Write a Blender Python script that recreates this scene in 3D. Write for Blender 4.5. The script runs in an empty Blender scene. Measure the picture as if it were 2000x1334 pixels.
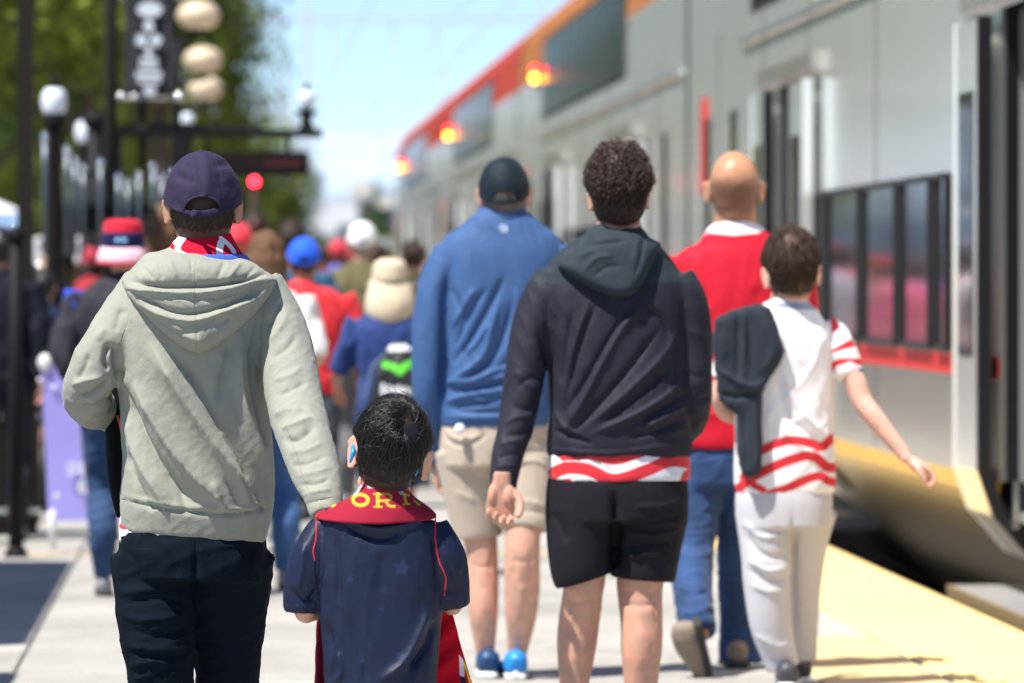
import bpy, bmesh, math, random
import numpy as np
from mathutils import Vector, Matrix
from mathutils.bvhtree import BVHTree
random.seed(4); rng = np.random.default_rng(7)
SC = bpy.context.scene
COL = SC.collection

# ------------------------------------------------------------------ camera
FPX = 10700.0
CAMH = 1.35
YAW = math.atan(550 / FPX); PITCH = math.atan(119 / FPX)
cam = bpy.data.cameras.new('camera'); camo = bpy.data.objects.new('camera', cam); COL.objects.link(camo)
camo.location = (0, 0, CAMH)
camo.rotation_euler = (math.pi / 2 - PITCH, 0, -YAW)
cam.sensor_width = 36.0; cam.lens = FPX * 36.0 / 2000.0
cam.clip_start = 0.5; cam.clip_end = 5000
cam.dof.use_dof = True; cam.dof.focus_distance = 13.0; cam.dof.aperture_fstop = 4.7; cam.dof.aperture_blades = 0
SC.camera = camo

# ------------------------------------------------------------------ world and sun
SUN_EL = math.radians(63); SUN_AZ = (-0.80, -0.60)      # the sun stands behind the camera's left shoulder
w = bpy.data.worlds.new('World'); SC.world = w; w.use_nodes = True
nt = w.node_tree; bg = nt.nodes['Background']
sky = nt.nodes.new('ShaderNodeTexSky'); sky.sky_type = 'NISHITA'; sky.sun_disc = False
sky.sun_elevation = SUN_EL; sky.air_density = 0.8; sky.dust_density = 0.0; sky.ozone_density = 6.0; sky.altitude = 1500
_n = math.hypot(*SUN_AZ)
sky.sun_rotation = math.atan2(SUN_AZ[0], SUN_AZ[1])
bg.inputs[1].default_value = 0.095
nt.links.new(sky.outputs[0], bg.inputs[0])
sun = bpy.data.lights.new('sun', 'SUN'); suno = bpy.data.objects.new('sun', sun); COL.objects.link(suno)
sun.energy = 5.0; sun.angle = math.radians(0.53); sun.color = (1.0, 0.96, 0.9)
_d = Vector((SUN_AZ[0] / _n * math.cos(SUN_EL), SUN_AZ[1] / _n * math.cos(SUN_EL), math.sin(SUN_EL)))
suno.rotation_euler = _d.to_track_quat('Z', 'Y').to_euler(); suno.location = (0, 0, 40)
vs = SC.view_settings; vs.view_transform = 'Standard'; vs.look = 'None'; vs.gamma = 1; vs.use_curve_mapping = False
vs.exposure = 0.84
SC.cycles.use_denoising = True
SC.cycles.max_bounces = 6; SC.cycles.diffuse_bounces = 3; SC.cycles.glossy_bounces = 3; SC.cycles.transmission_bounces = 3

# ------------------------------------------------------------------ maths helpers
R = np.array(camo.rotation_euler.to_matrix())
CAMP = np.array([0, 0, CAMH])
def P(px, py, Y):
    """The world point seen at pixel (px,py) of the 2000 px photograph at distance Y along the platform."""
    d = R @ np.array([(px - 1000) / FPX, -(py - 667) / FPX, -1.0])
    return CAMP + d * (Y / d[1])
def proj(V):
    L = (V - CAMP) @ R
    return np.stack([1000 + FPX * L[:, 0] / -L[:, 2], 667 - FPX * L[:, 1] / -L[:, 2]], 1)
def vnoise(Pn, seed=0):
    Pn = np.asarray(Pn, float); I = np.floor(Pn).astype(np.int64); f = Pn - I; f = f * f * (3 - 2 * f)
    out = np.zeros(len(Pn))
    for dx in (0, 1):
        for dy in (0, 1):
            for dz in (0, 1):
                a = (I[:, 0] + dx) * 374761393 + (I[:, 1] + dy) * 668265263 + (I[:, 2] + dz) * 2147483647 + seed * 974711
                a = (a ^ (a >> 13)) * 1274126177; a = a ^ (a >> 16)
                h = (a & 0xffff) / 65535.0
                wx = f[:, 0] if dx else 1 - f[:, 0]; wy = f[:, 1] if dy else 1 - f[:, 1]; wz = f[:, 2] if dz else 1 - f[:, 2]
                out += h * wx * wy * wz
    return out
def catmull(K, per):
    K = np.asarray(K, float)
    if len(K) == 2:
        t = np.linspace(0, 1, per * 2 + 1)[:, None]; return K[0] * (1 - t) + K[1] * t
    Q = np.vstack([2 * K[0] - K[1], K, 2 * K[-1] - K[-2]]); out = []
    for i in range(1, len(Q) - 2):
        p0, p1, p2, p3 = Q[i - 1], Q[i], Q[i + 1], Q[i + 2]
        for j in range(per):
            t = j / per
            out.append(.5 * ((2 * p1) + (p2 - p0) * t + (2 * p0 - 5 * p1 + 4 * p2 - p3) * t * t + (3 * p1 - p0 - 3 * p2 + p3) * t ** 3))
    out.append(Q[-2]); return np.array(out)
def unit(v):
    v = np.asarray(v, float); return v / (np.linalg.norm(v) + 1e-12)
def tube(nodes, seg=20, per=5, hint=(0, 1, 0), pw=2.0):
    """nodes: (x,y,z,ra,rb) world; a closed tube with elliptical rings"""
    K = catmull(nodes, per); K[:, 3:5] = np.maximum(K[:, 3:5], 1e-4)
    n = len(K); T = np.gradient(K[:, :3], axis=0)
    V = []; a = np.linspace(0, 2 * np.pi, seg, endpoint=False)
    ca = np.sign(np.cos(a)) * np.abs(np.cos(a)) ** (2 / pw); sa = np.sign(np.sin(a)) * np.abs(np.sin(a)) ** (2 / pw)
    hint = np.array(hint, float)
    for i in range(n):
        t = unit(T[i]); A = np.cross(t, hint)
        A = unit(A); B = np.cross(A, t)
        V.append(K[i, :3] + ca[:, None] * A * K[i, 3] + sa[:, None] * B * K[i, 4])
    V = np.vstack(V); F = []
    for i in range(n - 1):
        for j in range(seg):
            k = (j + 1) % seg
            F.append((i * seg + j, i * seg + k, (i + 1) * seg + k, (i + 1) * seg + j))
    V = np.vstack([V, K[0, :3], K[-1, :3]]); c0, c1 = n * seg, n * seg + 1
    for j in range(seg):
        k = (j + 1) % seg
        F.append((c0, k, j)); F.append((c1, (n - 1) * seg + j, (n - 1) * seg + k))
    return V, F
def ellipsoid(c, r, M=None, seg=20, rings=12):
    V = [(0, 0, 1)]; F = []
    for i in range(1, rings):
        th = math.pi * i / rings
        for j in range(seg):
            ph = 2 * math.pi * j / seg; V.append((math.sin(th) * math.cos(ph), math.sin(th) * math.sin(ph), math.cos(th)))
    V.append((0, 0, -1)); V = np.array(V) * np.array(r)
    if M is not None: V = V @ np.array(M).T
    V = V + np.array(c)
    for j in range(seg):
        k = (j + 1) % seg; F.append((0, 1 + j, 1 + k)); b = 1 + (rings - 2) * seg; F.append((b + k, b + j, len(V) - 1))
    for i in range(rings - 2):
        for j in range(seg):
            k = (j + 1) % seg; F.append((1 + i * seg + j, 1 + (i + 1) * seg + j, 1 + (i + 1) * seg + k, 1 + i * seg + k))
    return V, F
def box(c, s, M=None):
    x, y, z = np.array(s) / 2
    V = np.array([(-x, -y, -z), (x, -y, -z), (x, y, -z), (-x, y, -z), (-x, -y, z), (x, -y, z), (x, y, z), (-x, y, z)])
    if M is not None: V = V @ np.array(M).T
    return V + np.array(c), [(3, 2, 1, 0), (4, 5, 6, 7), (0, 1, 5, 4), (1, 2, 6, 5), (2, 3, 7, 6), (3, 0, 4, 7)]
def cyl(p0, p1, r, seg=12, r1=None):
    p0 = np.array(p0, float); p1 = np.array(p1, float); r1 = r if r1 is None else r1
    t = unit(p1 - p0); h = np.array([0, 1, 0]) if abs(t[1]) < .9 else np.array([0, 0, 1.])
    return tube([(*p0, r, r), (*p1, r1, r1)], seg, 1, h)
def merge(parts):
    V = []; F = []; o = 0
    for v, f in parts:
        V.append(np.asarray(v)); F += [tuple(i + o for i in q) for q in f]; o += len(v)
    return np.vstack(V), F
def to_mesh(V, F, name='m'):
    me = bpy.data.meshes.new(name); me.from_pydata(np.asarray(V).tolist(), [], F); me.update(); return me
def union(parts, voxel=.007, smooth=3, fac=.5):
    V, F = merge(parts); me = to_mesh(V, F); ob = bpy.data.objects.new('tmp', me); COL.objects.link(ob)
    m = ob.modifiers.new('r', 'REMESH'); m.mode = 'VOXEL'; m.voxel_size = voxel
    if smooth: s = ob.modifiers.new('s', 'SMOOTH'); s.iterations = smooth; s.factor = fac
    dg = bpy.context.evaluated_depsgraph_get(); dg.update()
    e = ob.evaluated_get(dg); em = e.to_mesh()
    n = len(em.vertices); V = np.empty(n * 3, np.float32); em.vertices.foreach_get('co', V); V = V.reshape(-1, 3).astype(float)
    L = np.empty(len(em.loops), np.int32); em.loops.foreach_get('vertex_index', L)
    lt = np.empty(len(em.polygons), np.int32); em.polygons.foreach_get('loop_total', lt)
    if (lt == 4).all(): F = L.reshape(-1, 4)
    else: F = np.array([list(p.vertices)[:4] + ([p.vertices[0]] if len(p.vertices) == 3 else []) for p in em.polygons])
    e.to_mesh_clear(); bpy.data.objects.remove(ob); bpy.data.meshes.remove(me)
    return V, F
def normals(V, F):
    F = np.asarray(F); a, b, c, d = (V[F[:, i]] for i in range(4)); N = np.cross(c - a, d - b)
    out = np.zeros_like(V)
    for i in range(4):
        for k in range(3): out[:, k] += np.bincount(F[:, i], N[:, k], len(V))
    return out / (np.linalg.norm(out, axis=1, keepdims=True) + 1e-12)
def seg_dist(Q, line):
    """distance, side and 0..1 position along a polyline, all in pixels"""
    best = np.full(len(Q), 1e9); side = np.zeros(len(Q)); tt = np.zeros(len(Q))
    L = np.array(line, float); ln = np.linalg.norm(np.diff(L, axis=0), axis=1); tot = ln.sum(); acc = 0
    for i in range(len(L) - 1):
        a, b = L[i], L[i + 1]; ab = b - a; t = np.clip(((Q - a) @ ab) / (ab @ ab), 0, 1)
        r = Q - (a + t[:, None] * ab); d = np.hypot(r[:, 0], r[:, 1]); m = d < best
        best[m] = d[m]; side[m] = np.sign(ab[0] * r[m, 1] - ab[1] * r[m, 0]); tt[m] = (acc + t[m] * ln[i]) / tot; acc += ln[i]
    return best, side, tt
def smooth_line(l, per=5): return catmull(np.array(l, float), per) if len(l) > 2 else np.array(l, float)
def poly_sd(Q, poly):
    """signed distance to a closed outline, positive inside"""
    Pn = np.array(poly, float); d, _, _ = seg_dist(Q, np.vstack([Pn, Pn[:1]])); ins = np.zeros(len(Q), bool); n = len(Pn)
    for i in range(n):
        a, b = Pn[i], Pn[(i + 1) % n]
        c = ((a[1] > Q[:, 1]) != (b[1] > Q[:, 1])) & (Q[:, 0] < (b[0] - a[0]) * (Q[:, 1] - a[1]) / (b[1] - a[1] + 1e-12) + a[0]); ins ^= c
    return np.where(ins, d, -d)
def folds(V, F, strokes, noise=None, back_only=True):
    """sculpt: strokes (polyline px, width px, amp m, kind) 'r' ridge / 'v' valley / 's' step; noise (dir, length, width, amp, seed)"""
    N = normals(V, F); Q = proj(V); D = np.zeros(len(V)); f = np.clip(-N[:, 1] * 1.6 + .35, 0, 1)
    for s in strokes:
        line, wd, amp = s[:3]; kind = s[3] if len(s) > 3 else 'r'
        L = smooth_line(line); lo = L.min(0) - wd * 3; hi = L.max(0) + wd * 3
        m = (Q[:, 0] > lo[0]) & (Q[:, 0] < hi[0]) & (Q[:, 1] > lo[1]) & (Q[:, 1] < hi[1]) & (f > 0)
        if not m.any(): continue
        d, sd, t = seg_dist(Q[m], L); tap = np.clip(np.minimum(t, 1 - t) * 5 + .12, 0, 1)
        x = d / wd
        if kind == 's': g = sd * x * np.exp(-x * x) * 2.3
        elif kind == 'k': g = -np.exp(-x * x) + .6 * np.exp(-((x - 1.6) ** 2) * 1.6)
        else: g = np.exp(-(np.sqrt(x * x + .05) - .22) * 1.9)
        D[m] += amp * g * tap * f[m]
    if noise:
        for (dr, ln, wd, amp, seed) in noise:
            dr = unit(dr); u = V @ dr; W = V - u[:, None] * dr; C = W / wd + (u / ln)[:, None] * dr
            C = C + .6 * np.stack([vnoise(V / (wd * 2.5), seed + 9)] * 3, 1)
            n = vnoise(C, seed); n = 1 - np.abs(2 * n - 1); D += amp * 1.25 * (n ** 2.4 - .35)
    return V + N * D[:, None]

# ------------------------------------------------------------------ materials
def lin(c): return tuple(((x / 12.92) if x <= .04045 else ((x + .055) / 1.055) ** 2.4) for x in c)
def rgb(r, g, b): return lin((r / 255, g / 255, b / 255))
MATS = {}
def mat(name, color, rough=.6, metal=0, bump=None, attrs=(), sheen=0, sss=0, emis=None, var=0, varscale=6, spec=.5, coat=0, seam=False, ramp2=None, aniso=0):
    if name in MATS: return MATS[name]
    m = bpy.data.materials.new(name); m.use_nodes = True; t = m.node_tree; b = t.nodes['Principled BSDF']; lk = t.links.new
    b.inputs['Roughness'].default_value = rough; b.inputs['Metallic'].default_value = metal
    b.inputs['Specular IOR Level'].default_value = spec
    if sheen: b.inputs['Sheen Weight'].default_value = sheen; b.inputs['Sheen Roughness'].default_value = .5
    if coat: b.inputs['Coat Weight'].default_value = coat; b.inputs['Coat Roughness'].default_value = .08
    if sss:
        b.inputs['Subsurface Weight'].default_value = sss; b.inputs['Subsurface Radius'].default_value = (1, .35, .2); b.inputs['Subsurface Scale'].default_value = .012
    col = (*color, 1); b.inputs['Base Color'].default_value = col
    src = None; tc = t.nodes.new('ShaderNodeTexCoord')
    if var or ramp2:
        nz = t.nodes.new('ShaderNodeTexNoise'); nz.inputs['Scale'].default_value = varscale; nz.inputs['Detail'].default_value = 6; lk(tc.outputs['Object'], nz.inputs['Vector'])
        mx = t.nodes.new('ShaderNodeMix'); mx.data_type = 'RGBA'
        mr = t.nodes.new('ShaderNodeMapRange'); mr.inputs[1].default_value = .3; mr.inputs[2].default_value = .7; lk(nz.outputs[0], mr.inputs[0])
        lk(mr.outputs[0], mx.inputs[0])
        c2 = ramp2 if ramp2 else color
        mx.inputs[6].default_value = (*[x * (1 - var) for x in color], 1); mx.inputs[7].default_value = (*[min(1, x * (1 + var)) for x in c2], 1)
        src = mx.outputs[2]
    for at, c in attrs:
        a = t.nodes.new('ShaderNodeAttribute'); a.attribute_name = at
        mr = t.nodes.new('ShaderNodeMapRange'); mr.inputs[1].default_value = -.6; mr.inputs[2].default_value = .6; lk(a.outputs['Fac'], mr.inputs[0])
        if at == 'soft': mr.inputs[1].default_value = 0; mr.inputs[2].default_value = 1
        mx = t.nodes.new('ShaderNodeMix'); mx.data_type = 'RGBA'; lk(mr.outputs[0], mx.inputs[0])
        if src: lk(src, mx.inputs[6])
        else: mx.inputs[6].default_value = col
        mx.inputs[7].default_value = (*c, 1); src = mx.outputs[2]
    if src: lk(src, b.inputs['Base Color'])
    last = None
    if bump:
        for (sc, st, dist) in bump:
            nz = t.nodes.new('ShaderNodeTexNoise'); nz.inputs['Scale'].default_value = sc; nz.inputs['Detail'].default_value = 3; lk(tc.outputs['Object'], nz.inputs['Vector'])
            bp = t.nodes.new('ShaderNodeBump'); bp.inputs['Strength'].default_value = st; bp.inputs['Distance'].default_value = dist; lk(nz.outputs[0], bp.inputs['Height'])
            if last: lk(last, bp.inputs['Normal'])
            last = bp.outputs[0]
    if seam:
        a = t.nodes.new('ShaderNodeAttribute'); a.attribute_name = 'seam'
        mr = t.nodes.new('ShaderNodeMapRange'); mr.inputs[1].default_value = 0; mr.inputs[2].default_value = 2.2; lk(a.outputs['Fac'], mr.inputs[0])
        bp = t.nodes.new('ShaderNodeBump'); bp.inputs['Strength'].default_value = .8; bp.inputs['Distance'].default_value = .002; lk(mr.outputs[0], bp.inputs['Height'])
        if last: lk(last, bp.inputs['Normal'])
        last = bp.outputs[0]
    if last: lk(last, b.inputs['Normal'])
    if emis: b.inputs['Emission Color'].default_value = (*emis[0], 1); b.inputs['Emission Strength'].default_value = emis[1]
    MATS[name] = m; return m
FAB = ((700, .5, .0012), (130, .3, .0025), (45, .3, .005)); SMO = ((45, .18, .004),)
def cloth(name, c, rough=.85, **k):
    k.setdefault('bump', FAB); k.setdefault('sheen', .02 if max(c) < .1 else .10); k.setdefault('spec', .22 if max(c) < .1 else .4); k.setdefault('var', .05); return mat(name, c, rough, **k)
def skin(name, c, **k):
    return mat(name, c, .56, sss=.06, bump=((420, .3, .0012), (70, .25, .003)), var=.16, varscale=26, ramp2=(c[0] * 1.05, c[1] * .86, c[2] * .84), spec=.3, **k)

# ------------------------------------------------------------------ object helpers
def part(name, V, F, m, parent=None, base=(0, 0, 0), attrs=None, smooth=True, thick=0):
    me = bpy.data.meshes.new(name); V = np.asarray(V, float) - np.array(base)
    if isinstance(F, np.ndarray):
        n = len(F); me.vertices.add(len(V)); me.vertices.foreach_set('co', V.astype(np.float32).ravel())
        me.loops.add(n * 4); me.loops.foreach_set('vertex_index', F.astype(np.int32).ravel())
        me.polygons.add(n); me.polygons.foreach_set('loop_start', np.arange(0, n * 4, 4, dtype=np.int32)); me.update(calc_edges=True); me.validate()
    else: me.from_pydata(V.tolist(), [], F); me.update()
    if smooth: me.polygons.foreach_set('use_smooth', np.ones(len(me.polygons), bool))
    for k, v in (attrs or {}).items():
        a = me.attributes.new(k, 'FLOAT', 'POINT'); a.data.foreach_set('value', np.asarray(v, np.float32))
    me.materials.append(m); ob = bpy.data.objects.new(name, me); COL.objects.link(ob)
    if parent is not None: ob.parent = parent
    else: ob.location = base
    if thick: s = ob.modifiers.new('solid', 'SOLIDIFY'); s.thickness = thick; s.offset = 0
    return ob
def thing(name, label, cat, loc, group=None):
    o = bpy.data.objects.new(name, None); COL.objects.link(o); o.location = loc; o.empty_display_size = .1
    o['label'] = label; o['category'] = cat
    if group: o['group'] = group
    return o
def tag(o, label=None, cat=None, group=None, kind=None):
    if label: o['label'] = label
    if cat: o['category'] = cat
    if group: o['group'] = group
    if kind: o['kind'] = kind
    return o
def parts_of(name, plist, m, parent, base, **k):
    V, F = merge(plist); return part(name, V, F, m, parent, base, **k)
# ------------------------------------------------------------------ figure tools
SK_L = skin('skin light', (.56, .35, .26)); SK_T = skin('skin tan', (.40, .225, .145)); SK_B = skin('skin brown', (.30, .15, .085))
HAIR_BK = mat('hair black', (.012, .010, .009), .36, bump=((120, .5, .003),)); HAIR_BR = mat('hair dark brown', (.035, .02, .013), .6, spec=.3, bump=((90, .6, .004),))
HAIR_MB = mat('hair mid brown', (.13, .07, .04), .8, spec=.2, bump=((60, .6, .004),)); HAIR_BL = mat('hair dark blond', (.28, .19, .11), .85, spec=.2, bump=((60, .6, .004),))
HAIR_GY = mat('hair grey', (.22, .21, .20), .6, bump=((200, .6, .003),))
SOLE = mat('shoe sole', (.03, .03, .028), .8); SOLEW = mat('pale shoe sole', (.7, .7, .68), .6)
EYEW = mat('eye white', (.7, .68, .65), .2); LIPS = mat('lips', (.4, .16, .13), .5)
def rotm(yaw=0, pitch=0, roll=0):
    return np.array(Matrix.Rotation(-yaw, 3, 'Z') @ Matrix.Rotation(-pitch, 3, 'X') @ Matrix.Rotation(roll, 3, 'Y'))
class Fig:
    def __init__(s, label, Y, px, group='people walking along the platform', cat='person'):
        s.Y = Y; s.s = FPX / Y; s.group = group
        g = P(px, 1000, Y); s.base = (g[0], Y, 0.0)
        s.root = thing('person', label, cat, s.base, group)
    def n(s, px, py, dy, r, rd=None):
        q = P(px, py, s.Y + dy); k = (s.Y + dy) / FPX
        return (*q, r * k, rd if rd is not None else r * k)
    def tube(s, L, **k): return tube([s.n(*a) for a in L], **k)
    def add(s, name, V, F, m, **k):
        o = part(name, V, F, m, s.root, s.base, **k); return o
def sdf_attrs(V, prints, seams=None, N=None):
    Q = proj(V); out = {}
    for at, shapes in prints.items():
        b = np.full(len(V), -50.)
        for sh in shapes:
            if sh[0] == 'line':
                L = smooth_line(sh[1]); d, _, _ = seg_dist(Q, L); b = np.maximum(b, sh[2] / 2 - d)
            elif sh[0] == 'poly': b = np.maximum(b, poly_sd(Q, sh[1]))
            elif sh[0] == 'disc': b = np.maximum(b, sh[2] - np.hypot(Q[:, 0] - sh[1][0], Q[:, 1] - sh[1][1]))
            elif sh[0] == 'below': b = np.maximum(b, Q[:, 1] - np.interp(Q[:, 0], *zip(*sh[1])))
            elif sh[0] == 'above': b = np.maximum(b, np.interp(Q[:, 0], *zip(*sh[1])) - Q[:, 1])
            elif sh[0] == 'cut': b = np.minimum(b, -poly_sd(Q, sh[1]))
            elif sh[0] == 'keep': b = np.minimum(b, poly_sd(Q, sh[1]))
        out[at] = b
    if seams:
        b = np.full(len(V), 5.)
        for L in seams: d, _, _ = seg_dist(Q, smooth_line(L)); b = np.minimum(b, d)
        out['seam'] = b
    return out
def garment(fig, name, parts, m, voxel=.006, smooth=4, strokes=(), noise=None, prints=None, seams=None, edit=None, **k):
    V, F = union(parts, voxel, smooth)
    if edit is not None: V = edit(V)
    V = folds(V, F, strokes, noise)
    o = fig.add(name, V, F, m, attrs=sdf_attrs(V, prints or {}, seams), **k)
    return o, BVHTree.FromPolygons(V.tolist(), F.tolist())
def hit(bvh, px, py):
    d = R @ np.array([(px - 1000) / FPX, -(py - 667) / FPX, -1.0]); r = bvh.ray_cast(Vector(CAMP), Vector(d))
    return r[0].y if r[0] is not None else None
def inflate(poly, bvh, Yf, thick, off=.0, edge=14, sp=4, back=.02, voxel=.005, smooth=5, smoothpoly=True, prof=None, blur=0):
    pl = np.array(poly, float)
    if smoothpoly: pl = catmull(np.vstack([pl, pl[:1]]), 5)[:-1]
    lo = pl.min(0); hi = pl.max(0); xs = np.arange(lo[0], hi[0] + sp, sp); ys = np.arange(lo[1], hi[1] + sp, sp)
    gx, gy = np.meshgrid(xs, ys); Q = np.stack([gx.ravel(), gy.ravel()], 1); sd = poly_sd(Q, pl).reshape(gx.shape); ins = sd > -sp * .3
    dep = np.full(gx.shape, np.nan)
    for i in range(gx.shape[0]):
        for j in range(gx.shape[1]):
            if ins[i, j]:
                y = hit(bvh, gx[i, j], gy[i, j]) if bvh else Yf
                dep[i, j] = y if (y is not None and y < Yf + .15) else Yf
    for _ in range(blur):
        pd = np.pad(dep, 1, mode='edge'); st = np.stack([pd[1:-1, 1:-1], pd[:-2, 1:-1], pd[2:, 1:-1], pd[1:-1, :-2], pd[1:-1, 2:]]); 
        nd = np.nanmean(st, 0) if True else dep; dep = np.where(ins, nd, np.nan)
    e = np.clip(sd / edge, 0, 1); h = np.sqrt(np.clip(e * (2 - e), 0, 1)) * thick + .003
    if prof is not None: h = h * prof(gx, gy)
    idx = -np.ones(gx.shape, int); V = []; 
    for i in range(gx.shape[0]):
        for j in range(gx.shape[1]):
            if ins[i, j]:
                idx[i, j] = len(V); V.append(P(gx[i, j], gy[i, j], dep[i, j] - off - h[i, j])); V.append(P(gx[i, j], gy[i, j], dep[i, j] + back))
    F = []; edges = {}
    for i in range(gx.shape[0] - 1):
        for j in range(gx.shape[1] - 1):
            a, b, c, d = idx[i, j], idx[i, j + 1], idx[i + 1, j + 1], idx[i + 1, j]
            if min(a, b, c, d) < 0: continue
            F.append((a, d, c, b)); F.append((a + 1, b + 1, c + 1, d + 1))
            for u, v in ((a, b), (b, c), (c, d), (d, a)):
                if (v, u) in edges: del edges[(v, u)]
                else: edges[(u, v)] = 1
    for (u, v) in edges: F.append((u, v, v + 1, u + 1))
    return union([(np.array(V), F)], voxel, smooth)
# ---- head
def head_parts(c, M, k, ear=1.0, jaw=1.0):
    M = np.array(M); c = np.array(c); p = []
    def E(o, r, m=None): 
        mm = M if m is None else M @ m
        p.append(ellipsoid(c + M @ (np.array(o) * k), np.array(r) * k, mm, 24, 16))
    E((0, -.004, 0), (.077, .096, .105)); E((0, -.03, .012), (.073, .075, .085)); E((0, .03, -.045), (.062, .064, .078)); E((0, -.02, -.05), (.064, .066, .055))
    E((0, .072, -.1), (.03 * jaw, .024, .024)); E((-.03, .05, -.085), (.032, .035, .03)); E((.03, .05, -.085), (.032, .035, .03))
    E((0, .098, -.03), (.011, .02, .026)); E((0, .106, -.045), (.017, .014, .011)); E((0, .086, -.073), (.024, .014, .007)); E((0, .084, .012), (.05, .013, .01))
    E((-.04, .075, -.03), (.024, .018, .02)); E((.04, .075, -.03), (.024, .018, .02))
    for s in (-1, 1):
        m = np.array(Matrix.Rotation(math.radians(-s * 36), 3, 'Z') @ Matrix.Rotation(math.radians(-10), 3, 'X'))
        o = np.array((s * .081, -.004, -.022))
        E(o + (s * .004 * ear, -.004, 0), (.006, .017 * ear, .031 * ear), m)
        ring = []
        for a in np.linspace(-.9, 3.9, 9):
            q = np.array([s * .004, -math.cos(a) * .0 - math.sin(a) * .016 * ear - .002, math.cos(a) * .030 * ear]); q = o + (m @ q) + np.array([s * .004 * ear, -.004, 0])
            ring.append((*(c + M @ (q * k)), .0045 * k, .0045 * k))
        p.append(tube(ring, 8, 2, (1, .3, .2)))
    return p
def head_local(V, c, M, k): return ((V - np.array(c)) @ np.array(M)) / k
def eyes(fig, c, M, k):
    M = np.array(M); ps = []
    for s in (-1, 1): ps.append(ellipsoid(np.array(c) + M @ (np.array((s * .031, .078, -.008)) * k), (.012 * k,) * 3, None, 10, 8))
    parts_of('eyes', ps, EYEW, fig.root, fig.base)
HL_Y = [-.12, -.03, -.012, .0, .012, .03, .05, .075, .1]; HL_Z = [-.082, -.078, -.06, -.015, .005, .0, .03, .06, .08]
def hair_mask(L, nape=-.08, soft=.006):
    z0 = np.interp(L[:, 1], HL_Y, HL_Z); z0 = np.where(L[:, 1] < -.03, nape + (L[:, 0] / .09) ** 2 * .02, z0)
    return np.clip((L[:, 2] - z0) / soft + .5, 0, 1)
def hair_shell(c, M, k, thick=.012, nape=-.08, lump=.004, lsc=60, fac=(1, 1, 1), seed=3, topx=0.0):
    V, F = ellipsoid((0, 0, 0), (1, 1, 1), None, 72, 48); U = V.copy()
    L = U * np.array([.078, .098, .107]) * np.array(fac) + np.array([0, -.006, .0])
    L[:, 2] = np.where(U[:, 2] < 0, L[:, 2] * 1.0, L[:, 2])
    m = hair_mask(L, nape); n = vnoise(U * lsc * .1 + 5, seed) - .5 + .5 * (vnoise(U * lsc * .25, seed + 2) - .5)
    t = np.clip((L[:, 2] + .055) / .08, .12, 1) * (1 - .75 * np.clip((np.abs(U[:, 0]) - .8) / .15, 0, 1) * np.clip((.25 - U[:, 2]) / .3, 0, 1)) * thick + topx * np.clip(U[:, 2], 0, 1) ** 2 + lump * n * 2
    L = L + U * ((t * m) + (m - 1) * .012)[:, None]
    return np.array(c) + (L * k) @ np.array(M).T, F
def prisms(Pts, rad):
    """Pts (n, steps, 3), rad (n, steps): thin three-sided strands"""
    n, st, _ = Pts.shape; T = np.gradient(Pts, axis=1); T /= np.linalg.norm(T, axis=2, keepdims=True) + 1e-9
    h = rng.normal(size=(n, 1, 3)); A = np.cross(T, h); A /= np.linalg.norm(A, axis=2, keepdims=True) + 1e-9; B = np.cross(T, A)
    V = np.stack([Pts + rad[..., None] * (math.cos(a) * A + math.sin(a) * B) for a in (0, 2.094, 4.189)], 2).reshape(-1, 3)
    base = (np.arange(n)[:, None] * st + np.arange(st - 1)[None]).ravel() * 3; F = []
    for j in range(3):
        q = (j + 1) % 3; F.append(np.stack([base + j, base + q, base + 3 + q, base + 3 + j], 1))
    return V, np.vstack(F)
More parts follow.
